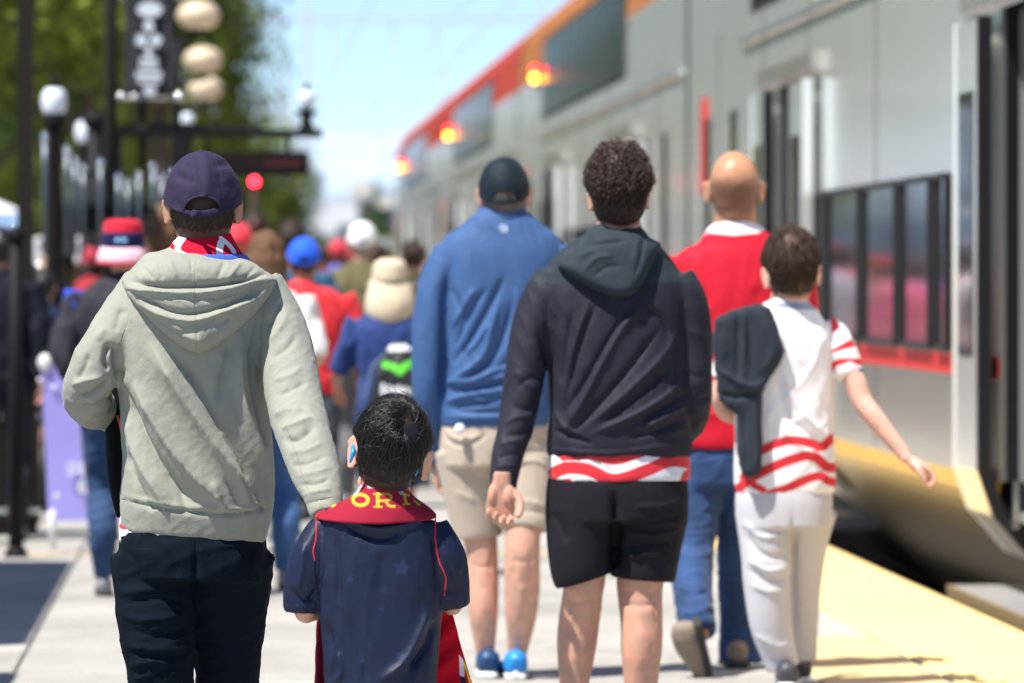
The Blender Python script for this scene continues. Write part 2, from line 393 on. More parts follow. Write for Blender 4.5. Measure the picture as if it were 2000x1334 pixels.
def strands(c, M, k, n, length, whorl=(.2, -.75, .6), swirl=.9, lift=.010, base=.004, rad=.0008, steps=6, nape=-.08, curl=None, grav=.25, jit=.25, fac=(1, 1, 1), topx=0.0, zmax=None):
    U = rng.normal(size=(n * 3, 3)); U /= np.linalg.norm(U, axis=1, keepdims=True); ax = np.array([.078, .098, .107]) * np.array(fac)
    m = hair_mask(U * ax + np.array([0, -.006, 0]), nape) > .5; U = U[m]; U = U[U[:, 2] < zmax] if zmax is not None else U; U = U[:n]; n = len(U)
    wv = unit(whorl); L = length * (.6 + .8 * rng.random(n)) * (.45 + .55 * np.clip((U[:, 2] + .8) / 1.1, 0, 1)); pts = []; J = rng.normal(size=(n, 3)) * jit
    cl = np.stack([vnoise(U * 7, i + 20) - .5 for i in range(3)], 1) * 1.6 * jit; lf = lift * (.5 + rng.random(n)); b0 = base * (.3 + rng.random(n))
    ph = rng.random(n) * 6.28; u = U.copy()
    for i in range(steps):
        t = i / (steps - 1)
        fl = u * (u @ wv)[:, None] - wv; fl /= np.linalg.norm(fl, axis=1, keepdims=True) + 1e-6
        ang = np.arccos(np.clip(u @ wv, -1, 1)); sw = np.cross(u, fl) * (swirl * np.exp(-ang * 1.6))[:, None]
        fl = fl + sw + J + cl + np.array([0, 0, -grav]) * np.clip(ang, 0, 1.2)[:, None]
        fl -= u * np.sum(fl * u, 1, keepdims=True); fl /= np.linalg.norm(fl, axis=1, keepdims=True) + 1e-6
        low = np.clip((u[:, 2] * .107 + .055) / .08, .08, 1); low = low * (1 - .75 * np.clip((np.abs(u[:, 0]) - .8) / .15, 0, 1) * np.clip((.25 - u[:, 2]) / .3, 0, 1)); low = low * np.clip(ang / .4, .35, 1)
        tx = topx * np.clip(u[:, 2], 0, 1) ** 2
        r = 1 + (b0 * low + tx + lf * low * math.sin(t * 1.9)) / .095
        p = u * ax * r[:, None] + np.array([0, -.006, 0])
        if curl:
            rr, turns = curl; e2 = np.cross(u, fl)
            p = p + rr * (np.cos(ph + t * turns * 6.28)[:, None] * e2 + np.sin(ph + t * turns * 6.28)[:, None] * (u * .8 + fl * .3))
        pts.append(p); u = u + fl * (L / .09 / (steps - 1))[:, None]; u /= np.linalg.norm(u, axis=1, keepdims=True)
    Pt = np.stack(pts, 1) * k; Pt = Pt @ np.array(M).T + np.array(c)
    rd = rad * np.linspace(1.1, .35, steps)[None] * (.7 + .6 * rng.random((n, 1)))
    return prisms(Pt, rd * np.ones((n, steps)))
def cap_mesh(c, M, k, w=1.0, h=1.0, opening=True, bill=True, dent=.003, seed=1, rows=34, cols=96, drop=.30, deep=1.0, ow=.034, oh=.03):
    """six panel cap; returns crown (V,F), bill (V,F), band edge; local +Y is the front"""
    V = []; F = []; a = .088 * w; b = .108 * w * deep; H = .118 * h
    for i in range(rows):
        t = i / (rows - 1); th = t * (math.pi / 2 + drop)
        r = math.sin(min(th, math.pi / 2)) ** .92; z = math.cos(th) * (H if th < math.pi / 2 else .115) 
        r *= 1 - .05 * max(0, th - math.pi / 2)
        for j in range(cols):
            ph = 2 * math.pi * j / cols; x = a * r * math.cos(ph); y = b * r * math.sin(ph); zz_ = z + max(0, th - math.pi / 2 + .3) / (drop + .3) * (.030 * math.cos(ph) ** 2)
            pn = abs(((ph + math.pi / 6) % (math.pi / 3)) - math.pi / 6); seam = -.0016 * math.exp(-(pn / .035) ** 2) * min(1, t * 3)
            V.append((x, y, zz_, seam, r, ph))
    V = np.array(V); D = V[:, 3] + dent * (vnoise(V[:, :3] * 28, seed) - .5) * 2 * np.clip(1.2 - V[:, 4] * .3, 0, 1) + dent * .8 * (vnoise(V[:, :3] * 60, seed + 4) - .5)
    N = V[:, :3] / np.linalg.norm(V[:, :3], axis=1, keepdims=True); X = V[:, :3] + N * D[:, None]
    zb = math.cos(math.pi / 2 + drop) * .115
    for i in range(rows - 1):
        for j in range(cols):
            q = (j + 1) % cols; ids = (i * cols + j, (i + 1) * cols + j, (i + 1) * cols + q, i * cols + q)
            cc = X[list(ids)].mean(0)
            if opening and cc[1] < 0:
                u = cc[0] / ow; v = (cc[2] - (zb + .014)) / oh
                if 0 < v and u * u + v * v < 1: continue
            F.append(ids)
    crown = (np.array(c) + (X * k) @ np.array(M).T, F); bl = None
    arch = []
    if opening:
        bk = X[X[:, 1] < 0]; pr = []
        for t in np.linspace(.04, math.pi - .04, 26):
            x, z = ow * math.cos(t), zb + .014 + oh * math.sin(t); dd = np.hypot(bk[:, 0] - x, bk[:, 2] - z); y = bk[np.argsort(dd)[:5], 1].mean(); pr.append((x, y - .0005, z))
        pr = np.array(pr); pr[1:-1, 1] = (pr[:-2, 1] + pr[1:-1, 1] + pr[2:, 1]) / 3
        arch = [(*q, .0032 * k, .0032 * k) for q in (np.array(c) + (pr * k) @ np.array(M).T)]
    crown = (crown[0], crown[1], arch)
    if bill:
        B = []; BF = []; nu, nv = 24, 8
        for i in range(nu):
            ph = math.pi * (.17 + .66 * i / (nu - 1))
            for j in range(nv):
                t = j / (nv - 1); e = .072 * math.sin((ph - math.pi * .17) / (.66) ) ** .55
                B.append(((a * .97) * math.cos(ph) * (1 - .0 * t), b * .97 * math.sin(ph) + e * t, zb + .006 - .018 * abs(math.cos(ph)) ** 2 - .006 * t))
        for i in range(nu - 1):
            for j in range(nv - 1): BF.append((i * nv + j, i * nv + j + 1, (i + 1) * nv + j + 1, (i + 1) * nv + j))
        bl = (np.array(c) + (np.array(B) * k) @ np.array(M).T, BF)
    top = np.array(c) + np.array(M) @ np.array([0, 0, H * k])
    return crown, bl, top
def add_cap(fig, c, M, k, m, opening=True, **kw):
    cr, bl, top = cap_mesh(c, M, k, opening=opening, **kw)
    o = fig.add('cap', cr[0], cr[1], m, thick=.0025)
    part('visor', bl[0], bl[1], m, o, fig.base, thick=.003)
    if cr[2]: v, f = tube(cr[2], 8, 1, (.1, 1, .2)); part('binding', v, f, m, o, fig.base)
    v, f = ellipsoid(top, (.007 * k, .007 * k, .004 * k), M, 12, 8); part('button', v, f, m, o, fig.base)
    return o
def hand(w, d, n, k=1.0, curl=(.5, .7, .6), side=1, spread=.06, tc=.5, voxel=.0032):
    """open human hand: w wrist, d towards the fingers, n out of the palm, side +-1 puts the thumb"""
    w = np.array(w); d = unit(d); n = unit(np.array(n) - d * np.dot(n, d)); s = np.cross(d, n); p = []
    def W(a, b, c): return w + k * (a * d + b * s + c * n)
    p.append(tube([(*W(-.03, 0, 0), .024 * k, .019 * k), (*W(.0, 0, 0), .027 * k, .019 * k), (*W(.03, 0, -.002), .036 * k, .018 * k), (*W(.065, 0, -.003), .041 * k, .016 * k), (*W(.09, 0, -.003), .040 * k, .013 * k)], 18, 4, tuple(n), 2.6))
    p.append(ellipsoid(W(.035, side * .022, .010), (.018 * k, .016 * k, .03 * k), np.stack([s, n, d], 1))); p.append(ellipsoid(W(.035, -side * .024, .008), (.014 * k, .014 * k, .03 * k), np.stack([s, n, d], 1)))
    for i, (L, r) in enumerate(((.070, .0088), (.078, .0092), (.072, .0088), (.056, .0076))):
        off = side * (.030 - .0200 * i); ang = 0; q = W(.088 - .004 * abs(i - 1.2), off, -.003); nodes = [(*W(.06, off * .9, -.003), r * k, r * k), (*q, r * 1.05 * k, r * 1.05 * k)]
        for sgm, (fr, cv) in enumerate(zip((.44, .31, .25), curl)):
            ang += cv * (1 + .12 * i); dd = math.cos(ang) * d + math.sin(ang) * n + s * side * spread * (1.2 - i * .8) * (1 if sgm == 0 else .3)
            q = q + unit(dd) * L * fr * k; nodes.append((*q, r * (.98 - .1 * sgm) * k, r * (.98 - .1 * sgm) * k))
        p.append(tube(nodes, 10, 4, tuple(s)))
    q = W(.02, side * .026, .004); t1 = unit(.62 * d + .62 * side * s + .42 * n); t2 = unit(.85 * d + .1 * side * s + tc * n); t3 = unit(.85 * d - .25 * side * s + tc * 1.3 * n)
    q1 = q + t1 * .04 * k; q2 = q1 + t2 * .034 * k; q3 = q2 + t3 * .027 * k
    p.append(tube([(*q, .014 * k, .014 * k), (*q1, .0115 * k, .0115 * k), (*q2, .0105 * k, .0105 * k), (*q3, .008 * k, .008 * k)], 10, 4, tuple(np.cross(t1, n))))
    return union(p, voxel, 3)
def body(fig, parts, hands, m, voxel=.007, head=None, stub=None, capped=False, strokes=()):
    V, F = union(parts, voxel, 3)
    if strokes: V = folds(V, F, strokes, [((0, 0, 1), .12, .03, .0012, 31)])
    if capped:
        L = head_local(V, *head); q = (L[:, 2] > -.045) & (np.abs(L[:, 0]) < .078); c0 = np.array(head[0]); V[q] = c0 + (V[q] - c0) * (1 - .13 * np.clip((L[q, 2] + .045) / .06, 0, 1))[:, None]
    for hv, hf in hands: F = np.vstack([F, hf + len(V)]); V = np.vstack([V, hv])
    at = {}
    if head and stub:
        L = head_local(V, *head); at['soft'] = stub(L)
    return fig.add('body', V, F, m, attrs=at), (V, F)
def shoe(fig, heel, toe, up, k, m, sole_m=SOLE, w=.046, name='shoe'):
    """heel and toe on the ground side, world points; up = out of the top"""
    h = np.array(heel); d = unit(np.array(toe) - h); u = unit(np.array(up) - d * np.dot(up, d)); s = np.cross(d, u); L = np.linalg.norm(np.array(toe) - h)
    def W(a, b): return h + d * a * L + u * b * k
    up_ = [tube([(*W(-.02, .045), .022 * k, .026 * k), (*W(.08, .05), .034 * k, .045 * k), (*W(.3, .05), .036 * k, .044 * k), (*W(.55, .038), .042 * k, .032 * k), (*W(.8, .028), .046 * k, .024 * k), (*W(.98, .02), .034 * k, .016 * k)], 18, 4, tuple(u), 2.3),
           tube([(*(W(.17, .04)), .033 * k, .042 * k), (*(W(.14, .078)), .029 * k, .038 * k)], 16, 2, tuple(s))]
    V, F = union(up_, .008, 3); o = fig.add(name, V, F, m)
    sp = [tube([(*W(-.03, .010), .028 * k, .013 * k), (*W(.1, .010), .037 * k, .014 * k), (*W(.4, .009), .036 * k, .012 * k), (*W(.75, .009), .05 * k, .012 * k), (*W(1.0, .014), .036 * k, .009 * k)], 18, 4, tuple(u), 3.5)]
    V, F = union(sp, .008, 1); part('sole', V, F, sole_m, o, fig.base)
    return o
def ring_sheet(rows, arc=(0, 2 * math.pi), cols=120, pw=2.0):
    """rows: (cx,cy,cz,rx,ry, tilt back/forward); open surface round a neck; angle 0 points at the camera"""
    V = []; F = []; n = len(rows); full = abs(arc[1] - arc[0] - 2 * math.pi) < 1e-6; nc = cols
    for (cx, cy, cz, rx, ry, tz) in rows:
        for j in range(nc):
            a = arc[0] + (arc[1] - arc[0]) * j / (nc if full else nc - 1); V.append((cx + rx * math.sin(a), cy - ry * math.cos(a), cz + tz * math.cos(a)))
    for i in range(n - 1):
        for j in range(nc if full else nc - 1):
            q = (j + 1) % nc; F.append((i * nc + j, i * nc + q, (i + 1) * nc + q, (i + 1) * nc + j))
    return np.array(V), F
# ------------------------------------------------------------------ the setting: ground, platform, track
def concrete(name, c, rand=.06, spots=.12):
    m = mat(name, c, .85, bump=((180, .25, .002), (9, .2, .01)), var=spots, varscale=1.3); t = m.node_tree; b = t.nodes['Principled BSDF']
    src = b.inputs['Base Color'].links[0].from_socket; oi = t.nodes.new('ShaderNodeObjectInfo'); mr = t.nodes.new('ShaderNodeMapRange')
    mr.inputs[3].default_value = 1 - rand; mr.inputs[4].default_value = 1 + rand; t.links.new(oi.outputs['Random'], mr.inputs[0])
    sp = t.nodes.new('ShaderNodeTexNoise'); sp.inputs['Scale'].default_value = 42; sp.inputs['Detail'].default_value = 5
    tc = [n for n in t.nodes if n.type == 'TEX_COORD'][0]; geo = t.nodes.new('ShaderNodeNewGeometry'); t.links.new(geo.outputs['Position'], sp.inputs['Vector'])
    mr2 = t.nodes.new('ShaderNodeMapRange'); mr2.inputs[1].default_value = .25; mr2.inputs[2].default_value = .5; mr2.inputs[3].default_value = .72; mr2.inputs[4].default_value = 1; t.links.new(sp.outputs[0], mr2.inputs[0])
    mm = t.nodes.new('ShaderNodeMath'); mm.operation = 'MULTIPLY'; t.links.new(mr.outputs[0], mm.inputs[0]); t.links.new(mr2.outputs[0], mm.inputs[1])
    vm = t.nodes.new('ShaderNodeVectorMath'); vm.operation = 'SCALE'; t.links.new(src, vm.inputs[0]); t.links.new(mm.outputs[0], vm.inputs['Scale'])
    t.links.new(vm.outputs[0], b.inputs['Base Color'])
    st = t.nodes.new('ShaderNodeTexNoise'); st.inputs['Scale'].default_value = 1.1; st.inputs['Detail'].default_value = 8; st.inputs['Roughness'].default_value = .7
    ms = t.nodes.new('ShaderNodeMapRange'); ms.inputs[1].default_value = .38; ms.inputs[2].default_value = .56; ms.inputs[3].default_value = .80; ms.inputs[4].default_value = 1; t.links.new(st.outputs[0], ms.inputs[0])
    vo = t.nodes.new('ShaderNodeTexVoronoi'); vo.inputs['Scale'].default_value = 2.6; t.links.new(geo.outputs['Position'], vo.inputs['Vector']); mv = t.nodes.new('ShaderNodeMapRange'); mv.inputs[1].default_value = .05; mv.inputs[2].default_value = .09; mv.inputs[3].default_value = .45; mv.inputs[4].default_value = 1; t.links.new(vo.outputs['Distance'], mv.inputs[0])
    m3 = t.nodes.new('ShaderNodeMath'); m3.operation = 'MULTIPLY'; t.links.new(ms.outputs[0], m3.inputs[0]); t.links.new(mv.outputs[0], m3.inputs[1]); m4 = t.nodes.new('ShaderNodeMath'); m4.operation = 'MULTIPLY'; t.links.new(m3.outputs[0], m4.inputs[0]); t.links.new(mm.outputs[0], m4.inputs[1]); t.links.new(m4.outputs[0], vm.inputs['Scale'])
    for n in t.nodes:
        if n.type == 'TEX_NOISE' and n != sp: t.links.new(geo.outputs['Position'], n.inputs['Vector'])
    return m
M_SLAB = concrete('platform concrete', (.36, .345, .315), .10); M_KERB = concrete('pale edge concrete', (.40, .38, .345), .05); M_GROUND = concrete('far ground', (.22, .20, .17))
M_BED = concrete('track ballast', (.055, .05, .045)); M_JOINT = mat('joint filler', (.16, .15, .13), .9)
M_YEL = mat('tactile yellow', (.82, .61, .26), .55, bump=((300, .2, .001),), var=.08, varscale=3)
M_BLK = mat('black painted steel', (.008, .008, .009), .6, spec=.15, bump=((30, .1, .004),)); M_BLK2 = mat('dark brown painted steel', (.020, .017, .014), .65, spec=.15, bump=((30, .1, .004),))
def sbox(name, x0, x1, y0, y1, z0, z1, m, parent=None, base=(0, 0, 0), **k):
    V, F = box(((x0 + x1) / 2, (y0 + y1) / 2, (z0 + z1) / 2), (x1 - x0, y1 - y0, z1 - z0)); return part(name, V, F, m, parent, base, smooth=False, **k)
g = part('ground', [(-1500, -400, -.62), (1500, -400, -.62), (1500, 3500, -.62), (-1500, 3500, -.62)], [(0, 1, 2, 3)], M_GROUND, smooth=False); tag(g, kind='structure')
pl = sbox('platform', -14, 3.045, -6, 190, -.6, -.014, M_JOINT); tag(pl, kind='structure')
tb = sbox('track_bed', 3.05, 12, -6, 400, -.6, -.42, M_BED); tag(tb, kind='structure')
for i, x in enumerate((4.03, 5.46)):
    V, F = merge([box((x, 197, -.33), (.075, 406, .16)), box((x, 197, -.235), (.07, 406, .03))]); r = part('rail', V, F, mat('rail steel', (.12, .08, .06), .5, .6), smooth=False); tag(r, kind='structure')
def bevbox(sx, sy, h, b=.006):
    V = []
    for z, o in ((-h, 0), (-b, 0), (0, b)):
        for x, y in ((0, 0), (1, 0), (1, 1), (0, 1)): V.append((x * sx + (o if x == 0 else -o), y * sy + (o if y == 0 else -o), z))
    F = [(8, 9, 10, 11)]
    for r in (0, 4):
        for i in range(4): j = (i + 1) % 4; F.append((r + i, r + j, r + 4 + j, r + 4 + i))
    return V, F
def tiles(name, sx, sy, xs, ys, m, parent, z=0, extra=None):
    V, F = bevbox(sx - .008, sy - .008, .014)
    if extra: V, F = merge([(np.array(V), F), extra])
    me = to_mesh(V, F, name); me.materials.append(m)
    for x in xs:
        for y in ys:
            o = bpy.data.objects.new(name, me); COL.objects.link(o); o.parent = parent; o.location = (x + .004, y + .004, z + random.uniform(-.0006, .0006))
tiles('slab', 1.4, 1.5, [-4.945 + 1.4 * i for i in range(5)], [9.5 + 1.5 * i for i in range(36)], M_SLAB, pl)
tiles('edge_slab', .372, 1.5, [2.055], [9.5 + 1.5 * i for i in range(36)], M_KERB, pl)
far = sbox('platform_far_paving', -4.945, 2.42, 63.5, 189, -.013, -.001, M_SLAB, pl); sbox('platform_side_paving', -13.9, -4.95, -5, 189, -.013, -.001, M_SLAB, pl); sbox('platform_near_paving', -4.945, 2.42, -5.9, 9.49, -.013, -.001, M_SLAB, pl)
dm = []
for i in range(10):
    for j in range(10):
        cx, cy = .03 + i * .06, .03 + j * .06; v = []
        for r, z in ((.012, 0), (.008, .005)):
            for a in range(6): v.append((cx + r * math.cos(a * 1.047), cy + r * math.sin(a * 1.047), z))
        dm.append((np.array(v), [(0, 1, 7, 6), (1, 2, 8, 7), (2, 3, 9, 8), (3, 4, 10, 9), (4, 5, 11, 10), (5, 0, 6, 11), (6, 7, 8, 9, 10, 11)]))
tiles('tactile_tile', .61, .61, [2.43], [10 + .61 * i for i in range(147)], M_YEL, pl, .003, merge(dm))
sbox('platform_edge', 2.43, 3.05, 99.7, 189, -.013, .003, M_YEL, pl)
yl = sbox('painted_line', -1.0, 2.04, 26.95, 27.08, -.0, .004, mat('yellow line paint', (.62, .45, .22), .7), pl)
yp = sbox('painted_line', 1.98, 2.40, 17.2, 20.6, -.0, .004, MATS['yellow line paint'], pl)
# ------------------------------------------------------------------ the train
M_SIL = mat('silver carriage paint', (.80, .80, .76), .15, .5, bump=((1.2, .02, .02),), var=.03, varscale=.6)
M_SIL2 = mat('grey carriage panel', (.42, .39, .35), .16, .45); M_RED = mat('red carriage stripe', (.62, .03, .025), .5, 0, spec=.2)
M_RB = mat('red upper deck paint', (.42, .05, .03), .55, 0, spec=.15); M_RB_SUN = mat('sunlit red upper deck paint', (.40, .15, .04), .55, 0, spec=.15); M_GLS = mat('dark train glass', (.02, .022, .025), .05, 0, spec=.6, coat=.15); M_PIL = mat('window pillar grey', (.035, .030, .026), .6, 0, spec=.1)  # orange brown upper deck: the red band with sunlight put into its colour
M_UND = mat('reflection tinted underbody', (.66, .57, .40), .34, .85, bump=((1.5, .03, .02),)); M_GLU = mat('dark upper window glass', (.016, .018, .014), .12, 0, spec=.04); M_RUB = mat('black door rubber', (.010, .010, .011), .35); M_TRIM = mat('yellow sill paint', (.75, .42, .05), .35); M_GAP = mat('gangway rubber', (.02, .02, .022), .7)  # underbody colour: silver with the platform's yellow reflection mixed in
M_INT = mat('vestibule wall', (.22, .22, .22), .6); M_HND = mat('brushed steel', (.75, .74, .72), .2, .9); M_YH = mat('yellow handrail', (.8, .5, .05), .4)
XC = 4.78
PROF = [(3.98, -.34), (3.75, -.12), (3.52, .12), (3.36, .30), (3.25, .43), (3.25, .50), (3.25, .93), (3.25, 1.023), (3.25, 1.85), (3.25, 2.5), (3.25, 2.85), (3.25, 3.15), (3.252, 3.5), (3.27, 3.86), (3.36, 4.12), (3.52, 4.27), (4.0, 4.38), (4.78, 4.42)]
def pX(z): return float(np.interp(z, [p[1] for p in PROF], [p[0] for p in PROF]))
def side_strip(name, i0, i1, spans, m, par, base, off=0, mirror=True):
    V = []; F = []
    for (y0, y1) in spans:
        for i in range(i0, i1):
            for mm in ((1, -1) if mirror else (1,)):
                a, b = PROF[i], PROF[i + 1]; X = lambda p: XC + mm * (p[0] - off - XC)
                o = len(V); V += [(X(a), y0, a[1]), (X(a), y1, a[1]), (X(b), y1, b[1]), (X(b), y0, b[1])]; F.append((o, o + 1, o + 2, o + 3) if mm == 1 else (o + 3, o + 2, o + 1, o))
    return part(name, V, F, m, par, base, smooth=False)
def panel(name, y0, y1, z0, z1, m, par, base, off=.004, th=.02, nz=4):
    V = []; F = []; zs = np.linspace(z0, z1, nz + 1)
    for z in zs:
        x = pX(z) - off
        V += [(x, y0, z), (x, y1, z), (x + th, y1, z), (x + th, y0, z)]
    for i in range(nz):
        for j in range(4): q = (j + 1) % 4; F.append((i * 4 + j, i * 4 + q, i * 4 + 4 + q, i * 4 + 4 + j))
    F.append((3, 2, 1, 0)); n = nz * 4; F.append((n, n + 1, n + 2, n + 3))
    return part(name, V, F, m, par, base, smooth=False)
CARLAB = ['silver double deck carriage at the platform with its doors open, nearest to the camera', 'silver double deck carriage with red upper deck coloured orange brown as if sunlit and amber lamp, second along the train', 'silver carriage with red upper deck, third along the train', 'last visible silver carriage with red roof edge, farthest along the train']
CAR_Y = [16.0, 39.0, 62.0, 85.0]
for ci, y0 in enumerate(CAR_Y):
    base = (XC, y0 + 11.5, -.42); c = thing('train_carriage', CARLAB[ci], 'train carriage', base, 'carriages of the train at the platform'); Lc = 22.75
    d1, d2 = (y0 + 5.65, y0 + 7.05), (y0 + 15.0, y0 + 16.4); full = [(y0, y0 + Lc)]; cut = [(y0, d1[0]), (d1[1], d2[0]), (d2[1], y0 + Lc)]
    side_strip('underbody', 0, 3, full, M_UND, c, base); side_strip('lower_body', 3, 4, cut, M_UND, c, base); side_strip('sill_trim', 4, 5, cut, M_TRIM, c, base)
    side_strip('lower_panel', 5, 6, cut, M_SIL2, c, base); side_strip('red_stripe', 6, 7, cut, M_RED, c, base); side_strip('body_side', 7, 9, cut, M_SIL, c, base)
    side_strip('upper_body', 9, 12, full, M_SIL, c, base); side_strip('upper_deck_band', 12, 14, full, M_RB_SUN if ci < 2 else M_RB, c, base); side_strip('roof', 14, 17, full, M_SIL if ci == 0 else M_RB, c, base)
    for ye, nm in ((y0 + .002, 'end_wall'), (y0 + Lc - .002, 'end_wall')):
        pts = [(p[0], ye, p[1]) for p in PROF] + [(2 * XC - p[0], ye, p[1]) for p in PROF[::-1][1:]]; part(nm, pts, [tuple(range(len(pts)))], M_GAP, c, base, smooth=False)
    sbox('gangway', XC - 1.1, XC + 1.1, y0 + Lc, y0 + 23, 0, 3.6, M_GAP, c, base); sbox('seam_strip', 3.262, 3.30, y0 + Lc, y0 + 22.98, .2, 3.9, M_GAP, c, base)
    # inner shell: floor, far wall, ceiling of the vestibules
    V, F = merge([box((XC, y0 + 11.4, .35), (2.9, 22.4, .04)), box((XC + .6, y0 + 11.4, 1.5), (.05, 22.4, 2.2)), box((XC, y0 + 11.4, 2.62), (2.9, 22.4, .04))]); part('vestibule_shell', V, F, M_INT, c, base, smooth=False)
    for (a, b) in (d1, d2):
        for yy, sg in ((a, -1), (b, 1)):
            for nm_, o0, o1, mm_ in (('door_jamb', .0, .019, M_HND), ('door_frame', .020, .075, M_RUB), ('inner_jamb', .076, .20, M_INT)):
                jb = []
                for z0_, z1_ in zip((.30, .5, 1.5), (.5, 1.5, 2.5)): jb.append(box(((pX(z0_) + pX(z1_)) / 2 + (o0 + o1) / 2, yy + sg * -.03, (z0_ + z1_) / 2), (o1 - o0, .07, z1_ - z0_)))
                V, F = merge(jb); part(nm_, V, F, mm_, c, base, smooth=False)
            l0, l1 = (yy - .80, yy - .02) if sg < 0 else (yy + .02, yy + .80)
            lf = panel('door_leaf', l0, l1, .16, 2.46, M_SIL, c, base, off=.085, th=.045, nz=12)
            panel('door_window', l0 + .18, l1 - .18, 1.03, 2.16, M_GLS, lf, base, off=.092, th=.02)
            for e in (l0, l1): panel('door_seal', e - .018, e + .018, .16, 2.47, M_RUB if e == (l1 if sg < 0 else l0) else M_SIL, lf, base, off=.092, th=.06, nz=12)
        panel('door_header', a - .9, b + .9, 2.52, 2.62, M_SIL2, c, base, off=.05, th=.08)
        for yy in (a + .12, b - .12): 
            V, F = cyl((3.52, yy, .5), (3.52, yy, 2.3), .018); part('handrail', V, F, M_YH if yy > a + .5 else M_HND, c, base)
        sbox('door_step', 3.14, 3.8, a - .2, b + .75, -.05, .02, mat('step plate grey', (.30, .30, .30), .5, .3), c, base); sbox('step_edge', 3.125, 3.139, a - .2, b + .75, -.05, .022, mat('dull tan step edge', (.26, .18, .08), .6), c, base)
        V, F = merge([box((3.6, b + .4, .12), (.1, .1, .22)), box((3.55, b + .1, .26), (.08, 1.2, .06)), box((3.45, b - .6, .14), (.1, .12, .2))]); part('step_bracket', V, F, M_HND, c, base, smooth=False)
    for yy in (2.6, 4.75, 8.1, 11.5, 14.75, 17.3, 20.4):
        panel('panel_joint', y0 + yy - .006, y0 + yy + .006, 1.85, 3.0, M_PIL, c, base, off=.003, th=.006, nz=3); panel('panel_joint', y0 + yy - .006, y0 + yy + .006, .52, .93, M_PIL, c, base, off=.003, th=.006, nz=1) if not (5.3 < yy < 7.4 or 14.8 < yy < 16.6) else None
    # lower deck windows
    ys = [y0 + 8.52, y0 + 9.12, y0 + 10.42, y0 + 12.0, y0 + 13.68, y0 + 14.5]
    panel('window_band', y0 + 8.5, y0 + 14.55, 1.035, 1.835, M_PIL, c, base, off=.006, th=.01, nz=1)
    for j in range(5):
        a, b = ys[j] + .11, ys[j + 1] - .11; wd = panel('window', a, b, 1.06, 1.81, M_GLS, c, base, off=.012, th=.01, nz=1)
        V, F = merge([box((3.228, (a + b) / 2, 1.825), (.012, b - a + .04, .03)), box((3.228, (a + b) / 2, 1.045), (.012, b - a + .04, .03)), box((3.228, a - .012, 1.435), (.02, .024, .75)), box((3.228, b + .012, 1.435), (.02, .024, .75))]); part('frame', V, F, mat('window frame dark', (.03,.03,.032), .5, 0, spec=.15), wd, base, smooth=False)
    for yy in (1.9, 3.7, 19.3, 21.2):
        if ci == 0 and yy < 4: continue
        panel('end_window', y0 + yy - .2, y0 + yy + .2, 1.25, 2.45, M_GLS, c, base, off=.008, th=.01, nz=2)
    panel('red_emblem_panel', y0 + 21.5 - .3, y0 + 21.75, 1.95, 2.6, M_RED, c, base, off=.006, th=.008)
    panel('rain_gutter', y0 + .3, y0 + 18.6, 2.84, 2.88, M_HND, c, base, off=.03, th=.04, nz=1)
    # upper deck windows
    panel('upper_window_band', y0 + 6, y0 + 18.1, 3.02, 3.86, M_PIL, c, base, off=.006, th=.01, nz=6)
    for j in range(9): panel('upper_window', y0 + 6.1 + j * 1.33, y0 + 7.26 + j * 1.33, 3.06, 3.82, M_GLU, c, base, off=.014, th=.01, nz=6)
    # indicator lamps
    lp = panel('lamp_housing', y0 + 18.65, y0 + 19.0, 3.40, 3.66, M_GAP, c, base, off=.03, th=.05)
    am = mat('amber indicator lens', (.9, .35, .02), .3, emis=((1, .30, .01), 14)); rd = mat('red indicator lens', (.8, .02, .02), .3, emis=((1, .02, .03), 9))
    for z, m_ in ((3.485, am), (3.575, rd)):
        V, F = ellipsoid((pX(z) - .04, y0 + 18.72, z), (.045, .035, .04), None, 14, 10); part('indicator_lamp', V, F, m_, lp, base)
    for yb in (y0 + 3.2, y0 + 19.5):
        bg_ = []
        for dy in (-1.2, 1.2):
            for x in (4.03, 5.46): bg_.append(cyl((x - .06, yb + dy, .12), (x + .06, yb + dy, .12), .42, 20))
        V, F = merge(bg_); part('wheels', V, F, M_PIL, c, base)
# ------------------------------------------------------------------ trees
M_LEAF = mat('leaves', (.07, .12, .018), .5, spec=.12, ramp2=(.24, .27, .035), var=.2, varscale=.5); M_LEAF2 = mat('leaves dark', (.018, .048, .012), .5, spec=.12, ramp2=(.075, .12, .022), var=.2, varscale=.6)
M_BARK = mat('bark', (.09, .065, .045), .9, bump=((20, .6, .03),))
M_LEAF.node_tree.nodes['Principled BSDF'].inputs['Transmission Weight'].default_value = 0
def leaf_mesh(h, r, zc, rz, n, seed, m, size=.17):
    g_ = np.random.default_rng(seed); nb = 46; cs = g_.normal(size=(nb, 3)); cs /= np.linalg.norm(cs, axis=1, keepdims=True); cs *= (.35 + .55 * g_.random((nb, 1)))
    cs = cs * np.array([r, r, rz]) + np.array([0, 0, zc]); br = (.20 + .2 * g_.random(nb)) * r
    b = g_.integers(0, nb, n); d = g_.normal(size=(n, 3)); d /= np.linalg.norm(d, axis=1, keepdims=True); q = cs[b] + d * br[b][:, None] * (.6 + .45 * g_.random((n, 1)))
    nn = d + g_.normal(size=(n, 3)) * .7 + np.array([0, 0, .5]); nn /= np.linalg.norm(nn, axis=1, keepdims=True); a = np.cross(nn, g_.normal(size=(n, 3))); a /= np.linalg.norm(a, axis=1, keepdims=True); c_ = np.cross(nn, a); s_ = size * (.6 + .8 * g_.random((n, 1)))
    V = np.stack([q - a * s_ * .5, q + c_ * s_ * .28, q + a * s_ * .5, q - c_ * s_ * .28], 1).reshape(-1, 3); F = np.arange(n * 4).reshape(-1, 4); return V, F
TREES = {}
